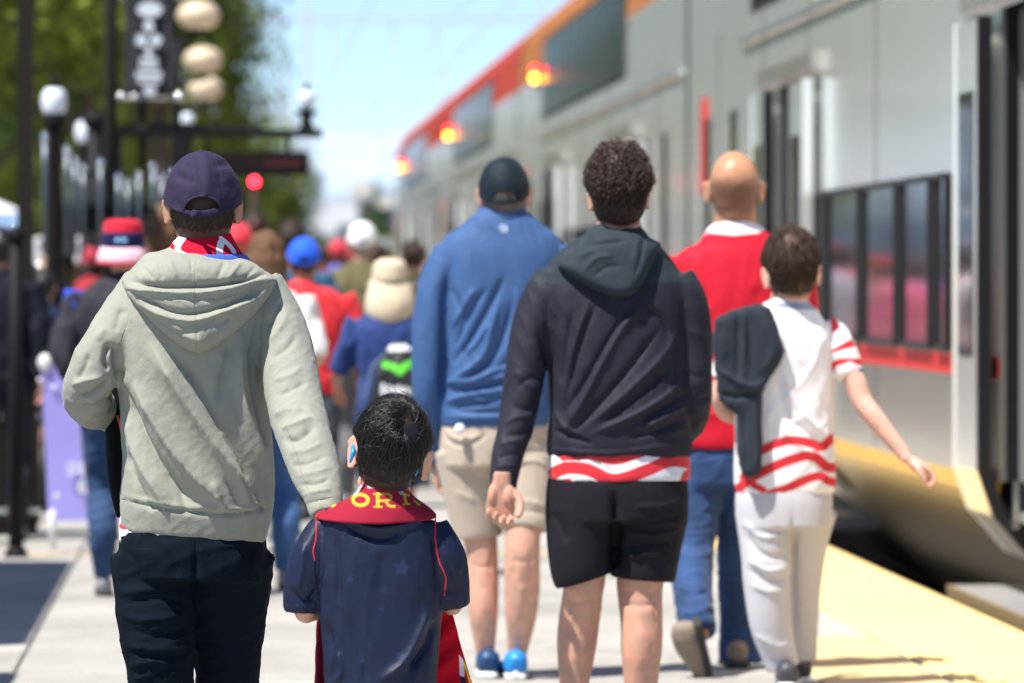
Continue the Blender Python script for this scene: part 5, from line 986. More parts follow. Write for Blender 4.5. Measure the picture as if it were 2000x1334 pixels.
v = folds(v, f, [([(1130, 480), (1170, 476), (1225, 470)], 7, -.006), ([(1140, 530), (1165, 505), (1200, 500)], 7, .006), ([(1160, 540), (1185, 522), (1215, 520)], 6, -.005), ([(1258, 458), (1252, 500), (1240, 540)], 3, -.007), ([(1245, 465), (1240, 510)], 5, .004), ([(1100, 508), (1130, 500), (1160, 490)], 6, .005), ([(1120, 470), (1140, 480)], 5, -.006)])
part('hood', v, f, cloth('dark teal grey shell hood', rgb(42, 50, 56), .75, sheen=0, spec=.2, bump=((800, .35, .001), (120, .25, .002), (40, .3, .005)), seam=True), jk, C_.base, attrs={'seam': np.minimum(seg_dist(proj(v), smooth_line([(1262, 462), (1256, 500), (1246, 545), (1236, 572)]))[0], 5)})
M_RWH = cloth('red and white wave print', (.72, .70, .70), .55, attrs=(('red', (.60, .02, .03)),), bump=((900, .15, .0008), (40, .2, .004)))
WAV = lambda o, w: ('line', [(1050, 925 + o), (1085, 915 + o), (1130, 902 + o), (1175, 912 + o), (1210, 920 + o), (1260, 903 + o), (1300, 880 + o), (1340, 872 + o), (1370, 878 + o)], w)
garment(C_, 'shirt_hem', [C_.tube([(1209, 860, 0, 134, .125), (1209, 900, 0, 140, .13), (1209, 925, 0, 140, .132), (1209, 938, 0, 139, .13)], seg=36, pw=2.4)], M_RWH, .006, 2, [([(1080, 930), (1150, 945), (1250, 930)], 8, .004), ([(1300, 880), (1320, 910)], 8, -.005), ([(1150, 900), (1200, 925)], 9, -.004)], None,
        {'red': [('line', [(1055, 948), (1080, 925), (1110, 914), (1150, 918), (1200, 938), (1260, 920), (1310, 900), (1355, 905)], 24), ('line', [(1100, 892), (1150, 890), (1200, 900), (1250, 886), (1300, 868), (1350, 866)], 16), ('poly', [(1200, 880), (1262, 878), (1215, 902), (1190, 900), (1130, 884)]), ('line', [(1060, 950), (1110, 940)], 12), ('poly', [(1335, 920), (1360, 915), (1360, 950), (1325, 945)])]})
M_SH = cloth('black sport shorts', rgb(25, 23, 29), .75, sheen=0, spec=.2)
garment(C_, 'shorts', [C_.tube([(1208, 905, 0, 132, .12), (1206, 960, 0, 140, .135), (1204, 1020, 0, 140, .135)], pw=2.4, seg=32), C_.tube([(1140, 1000, -.01, 74, .115), (1134, 1060, -.02, 66, .10), (1134, 1110, -.03, 57, .09), (1140, 1134, -.03, 50, .085)], hint=hint2, seg=26), C_.tube([(1270, 1000, .0, 70, .115), (1263, 1060, .0, 66, .105), (1258, 1110, .0, 62, .098), (1256, 1132, .0, 60, .094)], hint=hint2, seg=26)], M_SH, .006, 4,
        [([(1215, 1090), (1260, 1082), (1310, 1085)], 6, 0.0090), ([(1212, 1070), (1260, 1062), (1320, 1060)], 6, -0.0090), ([(1230, 1040), (1280, 1045), (1330, 1030)], 6, 0.0075), ([(1225, 1020), (1280, 1020), (1335, 1005)], 6, -0.0075), ([(1240, 990), (1290, 990), (1335, 975)], 7, 0.0075), ([(1200, 960), (1203, 1040), (1198, 1110)], 9, -0.0240), ([(1080, 1000), (1110, 1060)], 12, -0.0075), ([(1290, 1060), (1310, 1100)], 7, -0.0060), ([(1175, 1120), (1200, 1110), (1215, 1118)], 6, 0.0105)])
for px, dy in ((1124, .04), (1250, 0)): h_ = P(px, 1440, 16 + dy); h_[2] = 0; shoe(C_, h_ + np.array([0, -.06, 0]), h_ + np.array([0, .21, 0]), (0, 0, 1), 1, mat('white trainer', (.7, .7, .7), .5), SOLEW)

# ================================================================== the man in the blue pullover
D_ = Fig('tall man in blue half zip pullover, black cap and khaki shorts', 18.6, 970)
cD, mD, kD = px_head(D_, 984, 372, 44.5, yaw=math.radians(2))
D_tor = [(966, 832, 0, 106, .14), (966, 810, 0, 108, .145), (968, 760, 0, 107, .145), (970, 690, 0, 108, .145), (972, 620, 0, 112, .14), (976, 550, 0, 120, .135), (980, 500, 0, 124, .125), (981, 465, 0, 112, .11), (981, 440, .0, 78, .095), (981, 424, .01, 54, .075), (981, 410, .02, 46, .065), (981, 404, .02, 45, .062)]
D_ls = [(882, 490, 0, 38, .058), (852, 560, -.01, 42, .062), (841, 640, -.02, 40, .062), (836, 720, -.02, 38, .056), (836, 780, -.01, 34, .052), (846, 850, .04, 28, .044), (856, 898, .07, 22, .036)]
D_rs = [(1085, 490, 0, 38, .058), (1115, 560, -.01, 41, .062), (1128, 640, -.02, 40, .062), (1132, 720, -.01, 38, .056), (1130, 790, .03, 34, .05), (1122, 860, .09, 26, .042), (1118, 900, .12, 22, .036)]
h1 = hand(P(858, 902, 18.7), (.05, .1, -1), (1, -.3, 0), 1.0, (.5, .6, .5), side=-1); h2 = hand(P(1117, 905, 18.75), (-.05, .1, -1), (-1, -.3, 0), 1.0, (.5, .6, .5), side=1)
bp = head_parts(cD, mD, kD, ear=1.12) + [D_.tube([(984, 380, 0, 37, .06), (983, 405, 0, 38, .06), (982, 440, .01, 52, .07)]), D_.tube([(a, b, c, d * .84, e * .82) for a, b, c, d, e in D_tor[:-3]]), D_.tube([(x[0], x[1], x[2], x[3] * .62) for x in D_ls], hint=hint2), D_.tube([(x[0], x[1], x[2], x[3] * .62) for x in D_rs], hint=hint2),
    D_.tube([(918, 880, 0, 50, .08), (930, 1000, 0, 38, .07), (939, 1060, -.0, 34, .058), (941, 1100, .0, 33, .056), (942, 1150, -.01, 30, .056), (944, 1200, -.02, 25, .05), (947, 1260, .0, 19, .036), (950, 1300, .02, 15, .028), (951, 1318, .03, 17, .034)], hint=hint2, seg=22),
    D_.tube([(1020, 880, 0, 52, .08), (1026, 980, -.05, 42, .075), (1021, 1040, -.09, 40, .062), (1020, 1090, -.10, 39, .06), (1020, 1150, -.08, 36, .06), (1018, 1200, -.06, 31, .054), (1012, 1260, -.03, 20, .038), (1006, 1300, -.02, 15, .028), (1006, 1318, -.02, 17, .034)], hint=hint2, seg=22)]
def stubD(L): return np.clip(hair_mask(L, -.085, .02), 0, 1) * .8 * (np.abs(L[:, 0]) < .077)
body(D_, bp, [h1, h2], skin('skin blue man', (.55, .345, .25), attrs=(('soft', (.07, .055, .05)),)), .0085, head=(cD, mD, kD), stub=stubD, capped=True, strokes=[([(916, 1102), (942, 1108), (968, 1100)], 4, -.005), ([(992, 1092), (1020, 1098), (1050, 1090)], 4, -.005), ([(925, 1080), (930, 1110), (926, 1140)], 4, -.004), ([(962, 1080), (956, 1110), (960, 1140)], 4, -.004), ([(1002, 1070), (1006, 1100), (1000, 1135)], 4, -.004), ([(1040, 1070), (1034, 1100), (1040, 1135)], 4, -.004), ([(944, 1150), (945, 1200)], 11, .004), ([(1020, 1140), (1018, 1190)], 12, .005), ([(938, 1225), (944, 1265), (948, 1300)], 3, -.003), ([(1000, 1225), (1002, 1265), (1002, 1300)], 3, -.003), ([(1026, 1225), (1018, 1265), (1012, 1300)], 3, -.003)])
eyes(D_, cD, mD, kD)
v, f = strands(cD, mD, kD, 1500, .022, base=.003, lift=.006, rad=.0011, steps=4, nape=-.085, jit=.4, grav=.6, zmax=-.05); D_.add('hair', v, f, HAIR_GY)
M_CD = cloth('black blue cap', rgb(16, 30, 40), .65); add_cap(D_, cD + np.array([0, 0, -.004]), mD, kD, M_CD, w=.99, h=.98, dent=.0015, drop=.40, seed=9, ow=.046, oh=.036)
M_PB = cloth('blue stretch pullover', rgb(60, 90, 134), .65, sheen=0, spec=.22, seam=True, attrs=(('logo', (.55, .62, .75)),), bump=((800, .35, .001), (120, .25, .002), (40, .3, .005)))
Dst = [([(875, 520), (868, 600), (866, 700), (864, 790)], 8, -0.0224), ([(880, 560), (905, 620), (900, 640)], 6, -0.0084), ([(930, 560), (900, 610), (885, 640)], 7, 0.0112), ([(950, 560), (915, 620), (888, 680)], 7, -0.0112), ([(985, 540), (955, 600), (920, 660), (885, 710)], 9, -0.0182), ([(975, 580), (960, 640), (940, 700), (880, 745)], 8, 0.0154), ([(1000, 590), (985, 650), (960, 700), (900, 750)], 8, -0.0154), ([(1010, 560), (1008, 640), (990, 700)], 8, 0.0112), ([(1040, 560), (1030, 640), (1000, 700), (950, 740)], 9, -0.0112),
       ([(870, 745), (920, 740), (980, 720), (1040, 690)], 6, 0.0126), ([(868, 762), (920, 760), (980, 745), (1050, 725)], 5, -0.0140), ([(866, 742), (890, 750), (940, 742), (1000, 735)], 4, 0.0098), ([(868, 785), (920, 770), (990, 762)], 5, 0.0126), ([(870, 798), (930, 790), (1000, 775), (1060, 770)], 5, -0.0140), ([(872, 775), (920, 765), (980, 755)], 4, -0.0084), ([(920, 780), (980, 782), (1060, 778)], 5, 0.0098), ([(865, 812), (930, 815), (1000, 812), (1070, 805)], 4, 0.0084), ([(880, 802), (940, 806), (1000, 802)], 4, -0.0084), ([(905, 690), (930, 670), (955, 630)], 5, 0.0084), ([(1060, 600), (1050, 680), (1040, 760)], 8, -0.0084)]
po, bvD = garment(D_, 'pullover', [D_.tube(D_tor, seg=34, pw=2.5), D_.tube(D_ls, hint=hint2, seg=24), D_.tube(D_rs, hint=hint2, seg=24)], M_PB, .0065, 4, Dst, [((-.3, 0, .95), .22, .035, .003, 14)], {'logo': [('line', [(983 + 7.5 * math.cos(a), 446 + 7.5 * math.sin(a)) for a in np.linspace(0, 6.5, 14)], 2.6), ('disc', (983, 446), 2.6)]}, [[(1035, 430), (985, 432), (925, 430)], [(900, 465), (880, 520), (868, 570)], [(1070, 465), (1085, 520)]])
M_KH = cloth('khaki shorts cotton', (.46, .38, .30), .8)
garment(D_, 'shorts', [D_.tube([(966, 800, 0, 101, .13), (966, 850, 0, 108, .14), (966, 910, 0, 108, .14)], pw=2.4, seg=30), D_.tube([(916, 880, 0, 60, .12), (922, 960, .0, 52, .10), (931, 1020, .0, 44, .09), (934, 1050, .0, 40, .085)], hint=hint2, seg=24), D_.tube([(1020, 880, -.02, 58, .12), (1027, 960, -.06, 50, .10), (1027, 1010, -.08, 46, .095), (1026, 1034, -.09, 43, .09)], hint=hint2, seg=24)], M_KH, .007, 4,
        [([(868, 845), (880, 862), (905, 868), (935, 858), (955, 842)], 4, -.008), ([(870, 838), (885, 855), (910, 860), (940, 850)], 4, .007), ([(1010, 850), (1040, 840), (1070, 845)], 6, .006), ([(1005, 890), (1035, 880), (1070, 885)], 5, -.006), ([(1005, 905), (1040, 900), (1070, 908)], 4, .006), ([(1005, 985), (1035, 980), (1065, 990)], 4, .006), ([(1005, 1000), (1035, 998), (1065, 1004)], 4, -.006), ([(968, 880), (970, 940), (968, 990)], 8, -.014), ([(900, 900), (930, 930), (960, 940)], 8, -.004), ([(890, 960), (930, 980)], 8, .004)])
v, f = ellipsoid(P(898, 838, 18.45), (.018, .016, .018)); b_ = part('golf_ball', v, f, M_WH, None, tuple(P(898, 838, 18.45))); tag(b_, 'white ball sticking out of the blue man\'s khaki back pocket', 'ball')
mb = mat('shaded blue trainer', (.01, .05, .14), .5); mb2 = mat('sunlit blue trainer', (.01, .22, .62), .5)  # one pair of shoes: left coloured as in shade, right as in sun
h_ = P(951, 1322, 18.58); h_[2] = 0; s_ = shoe(D_, h_ + np.array([0, -.05, 0]), h_ + np.array([.02, .24, 0]), (0, 0, 1), 1.05, mb, SOLEW); h_ = P(1007, 1322, 18.5); h_[2] = 0; s_ = shoe(D_, h_ + np.array([0, -.05, 0]), h_ + np.array([.0, .24, 0]), (0, 0, 1), 1.05, mb2, SOLEW); s_['label'] = 'sunlit blue trainer'
v, f = merge([ellipsoid(P(1007, 1318, 18.42), (.011, .004, .013))]); part('heel_tab', v, f, M_WH, s_, D_.base)

# ================================================================== the bald man in red
E_ = Fig('bald man in red shirt with white collar and blue jeans, foot lifted mid stride', 18.9, 1430)
cE, mE, kE = px_head(E_, 1434, 362, 49.5, yaw=math.radians(4))
E_tor = [(1420, 874, 0, 104, .135), (1420, 850, 0, 106, .14), (1422, 780, 0, 104, .14), (1426, 700, 0, 106, .14), (1430, 620, 0, 112, .138), (1434, 560, 0, 118, .13), (1436, 510, 0, 116, .115), (1436, 482, 0, 98, .1), (1434, 462, .0, 66, .085), (1433, 450, .01, 50, .07)]
E_ls = [(1335, 510, 0, 34, .056), (1312, 570, 0, 36, .06), (1302, 640, .0, 34, .056), (1300, 665, .0, 32, .052)]; E_rs = [(1535, 515, 0, 34, .056), (1562, 570, 0, 35, .06), (1570, 640, .02, 34, .056), (1570, 665, .03, 32, .052)]
ar1 = [(1335, 510, 0, 22), (1303, 640, 0, 22), (1302, 720, .03, 20), (1312, 790, .12, 16), (1322, 850, .2, 14)]; ar2 = [(1535, 515, 0, 22), (1568, 640, .02, 22), (1568, 720, .05, 20), (1552, 790, .15, 16), (1530, 840, .25, 14)]
h1 = hand(P(1323, 855, 19.12), (.1, .3, -1), (1, 0, 0), 1, side=-1); h2 = hand(P(1527, 846, 19.18), (-.2, .4, -1), (-1, 0, 0), 1, side=1)
bp = head_parts(cE, mE, kE, ear=1.1) + [E_.tube([(1434, 380, 0, 41, .064), (1436, 420, 0, 42, .062), (1435, 452, .01, 48, .066), (1434, 480, .02, 70, .07)]), E_.tube([(a, b, c, d * .84, e * .82) for a, b, c, d, e in E_tor[:-2]]), E_.tube(ar1, hint=hint2), E_.tube(ar2, hint=hint2),
    E_.tube([(1380, 900, 0, 36), (1354, 1050, -.05, 24), (1354, 1140, -.18, 18), (1362, 1200, -.28, 16), (1372, 1245, -.34, 15)]), E_.tube([(1462, 900, 0, 36), (1442, 1100, .1, 20), (1442, 1290, .15, 16)])]
def stubE(L): return np.clip(hair_mask(L, -.095, .035), 0, 1) * .7 * (1 - np.clip((L[:, 2] + .005 + .01 * (vnoise(L * 60, 5) - .5)) / .035, 0, 1)) * (np.abs(L[:, 0]) < .0768)
m_ = skin('skin bald man', (.45, .255, .15), attrs=(('soft', (.09, .05, .035)),)); m_.node_tree.nodes['Principled BSDF'].inputs['Roughness'].default_value = .42
body(E_, bp, [h1, h2], m_, .0085, head=(cE, mE, kE), stub=stubE); eyes(E_, cE, mE, kE)
M_RS = cloth('red jersey cloth', (.54, .012, .03), .7, attrs=(('white', (.75, .70, .72)), ('pink', (.72, .25, .28))), sheen=0, spec=.15)
garment(E_, 'shirt', [E_.tube(E_tor, seg=34, pw=2.5), E_.tube(E_ls, hint=hint2, seg=22), E_.tube(E_rs, hint=hint2, seg=22)], M_RS, .0075, 4, [([(1345, 640), (1400, 700), (1460, 740)], 14, .006), ([(1360, 560), (1390, 600)], 12, -.005), ([(1480, 560), (1470, 640)], 14, -.006), ([(1360, 800), (1400, 815)], 8, .005)], [((.3, 0, .9), .25, .05, .004, 15)], {'white': [('above', [(1300, 440), (1370, 446), (1386, 455), (1434, 460), (1482, 455), (1500, 446), (1570, 440)])], 'pink': [('line', [(1296, 497), (1330, 472), (1380, 455)], 7)]})
M_JN = cloth('blue jeans', rgb(34, 62, 104), .85, var=.4, varscale=9, bump=((900, .3, .001), (40, .3, .005)))
garment(E_, 'jeans', [E_.tube([(1420, 850, 0, 98, .12), (1420, 900, 0, 103, .13), (1420, 950, 0, 98, .125)], pw=2.4, seg=30), E_.tube([(1372, 920, 0, 52, .1), (1356, 1010, -.03, 45, .085), (1350, 1080, -.08, 42, .078), (1352, 1140, -.18, 40, .07), (1358, 1200, -.28, 39, .065), (1366, 1236, -.33, 36, .06)], hint=hint2, seg=24), E_.tube([(1458, 920, .0, 48, .1), (1444, 1030, .07, 36, .08), (1440, 1120, .11, 32, .07), (1443, 1200, .14, 34, .07), (1446, 1270, .15, 36, .075), (1446, 1294, .15, 36, .075)], hint=hint2, seg=24)], M_JN, .007, 3,
        [([(1315, 1060), (1350, 1066), (1385, 1060)], 7, -.007), ([(1315, 1080), (1350, 1090), (1390, 1082)], 7, .008), ([(1318, 1150), (1350, 1165), (1390, 1150)], 6, -.008), ([(1325, 1190), (1355, 1200), (1395, 1180)], 6, .008), ([(1412, 1200), (1440, 1215), (1470, 1205)], 7, -.008), ([(1412, 1235), (1445, 1245), (1475, 1240)], 6, .008), ([(1412, 1265), (1445, 1272), (1475, 1262)], 5, -.006), ([(1412, 1160), (1440, 1170), (1465, 1160)], 6, .006)], [((1, 0, .2), .1, .03, .004, 5)])
mt = mat('taupe leather boot', (.22, .17, .13), .7); s_ = shoe(E_, P(1368, 1214, 18.50), P(1398, 1345, 18.62), (-.75, -.12, .25), 1.12, mt); s_['label'] = 'taupe boot lifted with its dark sole turned back'
h_ = P(1440, 1306, 19.02); h_[2] = 0; shoe(E_, h_ + np.array([0, -.05, 0]), h_ + np.array([0, .24, 0]), (0, 0, 1), 1.1, mt)

# ================================================================== the boy in the white shirt
G = Fig('boy in white shirt with red waves, holding one arm out', 18.1, 1540)
cG, mG, kG = px_head(G, 1545, 527, 48, yaw=math.radians(-4), roll=math.radians(-3))
G_tor = [(1533, 962, 0, 97, .105), (1533, 935, 0, 99, .11), (1532, 880, 0, 98, .11), (1530, 820, 0, 95, .108), (1530, 760, 0, 95, .106), (1532, 700, 0, 97, .105), (1536, 655, 0, 98, .098), (1542, 628, 0, 88, .085), (1546, 610, 0, 62, .07), (1548, 598, .01, 40, .058)]
G_rs = [(1608, 636, 0, 26, .045), (1632, 662, 0, 33, .05), (1648, 700, -.01, 33, .052), (1662, 734, -.02, 29, .047)]; G_ls = [(1452, 640, 0, 30, .045), (1428, 690, 0, 32, .05), (1415, 740, .0, 30, .05)]
ra = [(1608, 636, 0, 20), (1645, 700, -.01, 24, .036), (1668, 740, -.03, 25, .036), (1684, 782, -.05, 23, .035), (1705, 812, -.07, 24, .034), (1735, 850, -.09, 20, .03), (1760, 880, -.11, 14.5, .025), (1772, 896, -.12, 12.5, .022)]
la = [(1452, 640, 0, 20), (1420, 720, .0, 20), (1405, 780, -.01, 17), (1420, 810, .08, 15), (1450, 820, .2, 12)]
h1 = hand(P(1776, 899, 17.97), (.82, .0, -.52), (-.45, -.15, -.85), .88, (.5, .8, .9), side=-1, tc=.5); h2 = hand(P(1454, 820, 18.32), (.8, .6, .1), (0, .2, -1), .85, side=1)
bp = head_parts(cG, mG, kG, ear=1.12) + [G.tube([(1545, 545, 0, 33, .05), (1546, 580, 0, 32, .05), (1547, 610, .01, 42, .055)]), G.tube([(a, b, c, d * .84, e * .82) for a, b, c, d, e in G_tor[:-2]]), G.tube(ra, hint=(.3, .2, 1)), G.tube(la, hint=hint2),
    G.tube([(1490, 980, 0, 40), (1500, 1140, 0, 26), (1528, 1310, 0, 18)]), G.tube([(1580, 980, .04, 26), (1567, 1120, .11, 16), (1562, 1290, .17, 14)])]
def stubG(L): return np.clip(hair_mask(L, -.085, .02), 0, 1) * .9 * (np.abs(L[:, 0]) < .0768)
body(G, bp, [h1, h2], skin('skin white shirt boy', (.62, .40, .31), attrs=(('soft', (.04, .022, .015)),)), .008, head=(cG, mG, kG), stub=stubG); eyes(G, cG, mG, kG)
v, f = hair_shell(cG, mG, kG, thick=.010, nape=-.085, lump=.004, seed=21, topx=.008); v2, f2 = strands(cG, mG, kG, 3600, .034, whorl=(-.1, -.55, .82), swirl=1.1, lift=.013, base=.011, rad=.0011, steps=5, nape=-.084, jit=.75, grav=.6, topx=.008)
G.add('hair', np.vstack([v, v2]), [tuple(q) for q in f] + [tuple(q) for q in (f2 + len(v)).tolist()], mat('short brown hair', (.060, .034, .023), .6, spec=.35, var=.3, varscale=50))
M_GS = cloth('white jersey with red waves', (.80, .78, .78), .6, attrs=(('red', (.62, .02, .03)), ('navy', (.03, .07, .30)), ('grey', (.30, .33, .42))), sheen=0)
red = [('line', [(1470, 890), (1490, 878), (1518, 866), (1545, 860), (1578, 864), (1604, 873), (1618, 862), (1640, 844)], 18), ('line', [(1425, 968), (1455, 944), (1482, 926), (1528, 904), (1571, 891), (1594, 894), (1617, 913), (1642, 910)], 19), ('line', [(1450, 932), (1475, 949), (1490, 956)], 14),
       ('line', [(1500, 966), (1538, 953), (1578, 935), (1604, 930), (1617, 939), (1640, 944)], 17),
       ('poly', [(1622, 612), (1632, 622), (1642, 640), (1624, 652)]), ('poly', [(1624, 684), (1650, 668), (1664, 662), (1673, 676), (1650, 682), (1624, 690)]), ('poly', [(1624, 708), (1640, 700), (1665, 700), (1682, 700), (1690, 718), (1660, 706), (1632, 716), (1624, 730)])]
garment(G, 'shirt', [G.tube(G_tor, seg=34, pw=2.5), G.tube(G_rs, hint=(.3, .2, 1), seg=22), G.tube(G_ls, hint=hint2, seg=22)], M_GS, .0065, 4, [([(1530, 720), (1550, 780), (1590, 830), (1625, 855)], 9, .010), ([(1515, 740), (1540, 810), (1580, 850), (1620, 880)], 9, -.010), ([(1560, 700), (1590, 760), (1620, 810)], 12, -.005), ([(1520, 830), (1560, 870), (1600, 900)], 9, .007), ([(1600, 930), (1622, 900)], 6, -.006), ([(1622, 640), (1624, 690), (1622, 740)], 5, -.008)], [((.5, 0, .8), .22, .04, .003, 6)],
        {'red': red, 'navy': [('line', [(1645, 750), (1660, 740), (1680, 724), (1692, 722)], 8)], 'grey': [('keep', []),] if False else [('poly', [(1510, 590), (1595, 590), (1596, 606), (1560, 605), (1512, 600)])]})
M_SW = cloth('pale grey sweatpants', (.50, .49, .51), .85)
garment(G, 'sweatpants', [G.tube([(1532, 935, 0, 92, .10), (1531, 980, 0, 96, .11), (1531, 1030, 0, 92, .108)], pw=2.4, seg=28), G.tube([(1494, 1000, 0, 52, .10), (1497, 1080, -.01, 51, .085), (1498, 1140, -.01, 48, .078), (1506, 1220, .0, 43, .07), (1522, 1280, .01, 33, .06), (1530, 1306, .01, 28, .055)], hint=hint2, seg=24), G.tube([(1582, 1000, .04, 42, .095), (1574, 1060, .08, 30, .08), (1566, 1140, .13, 26, .07), (1562, 1220, .16, 24, .065), (1562, 1290, .18, 22, .06)], hint=hint2, seg=22)], M_SW, .0065, 4,
        [([(1455, 1040), (1480, 1075), (1520, 1090), (1548, 1070)], 7, -.010), ([(1455, 1020), (1490, 1050), (1540, 1040)], 7, .009), ([(1460, 1090), (1500, 1115), (1545, 1105)], 7, .010), ([(1460, 1110), (1500, 1135), (1545, 1130)], 6, -.009), ([(1465, 1140), (1500, 1155), (1540, 1150)], 6, .007), ([(1548, 1000), (1550, 1080), (1552, 1180), (1556, 1260)], 7, -.012), ([(1475, 1240), (1520, 1262), (1550, 1250)], 6, .006), ([(1500, 1285), (1530, 1292), (1555, 1285)], 5, -.006)])
h_ = P(1532, 1330, 18.1); h_[2] = 0; shoe(G, h_ + np.array([0, -.08, 0]), h_ + np.array([.03, .18, 0]), (0, 0, 1), .95, mat('black and white trainer', (.05, .05, .06), .5), SOLEW); h_ = P(1564, 1310, 18.3); h_[2] = 0; shoe(G, h_ + np.array([0, -.05, 0]), h_ + np.array([.0, .18, 0]), (0, 0, 1), .95, MATS['black and white trainer'], SOLEW)
# the jacket over his shoulder
M_DJ = cloth('charcoal fleece jacket', rgb(44, 50, 60), .85, attrs=()); 
v, f = inflate([(1396, 624), (1430, 606), (1470, 596), (1500, 598), (1512, 622), (1524, 660), (1531, 688), (1515, 722), (1492, 756), (1488, 800), (1490, 858), (1486, 920), (1470, 932), (1451, 928), (1440, 880), (1438, 812), (1420, 795), (1404, 776), (1397, 725), (1392, 670)], None, 17.97, .020, edge=24, sp=4, back=.09, voxel=.006, smooth=5)
v = folds(v, f, [([(1440, 610), (1442, 680), (1440, 760)], 7, -.010), ([(1458, 608), (1465, 680), (1470, 740)], 6, -.009), ([(1450, 608), (1453, 690), (1450, 760)], 5, .007), ([(1490, 620), (1510, 680), (1490, 730)], 10, .008), ([(1402, 720), (1440, 745), (1475, 755), (1500, 735)], 8, .012), ([(1405, 770), (1440, 775), (1480, 765)], 7, -.014), ([(1450, 800), (1455, 860), (1460, 920)], 7, -.009), ([(1475, 790), (1478, 860), (1478, 920)], 6, .007), ([(1410, 650), (1415, 700)], 9, .006)], [((.2, 0, 1), .2, .04, .004, 4)])
bj = tuple(P(1470, 760, 17.9)); dj = part('draped_jacket', v, f, M_DJ, None, bj); tag(dj, 'charcoal jacket slung over the white shirted boy\'s left shoulder', 'jacket')
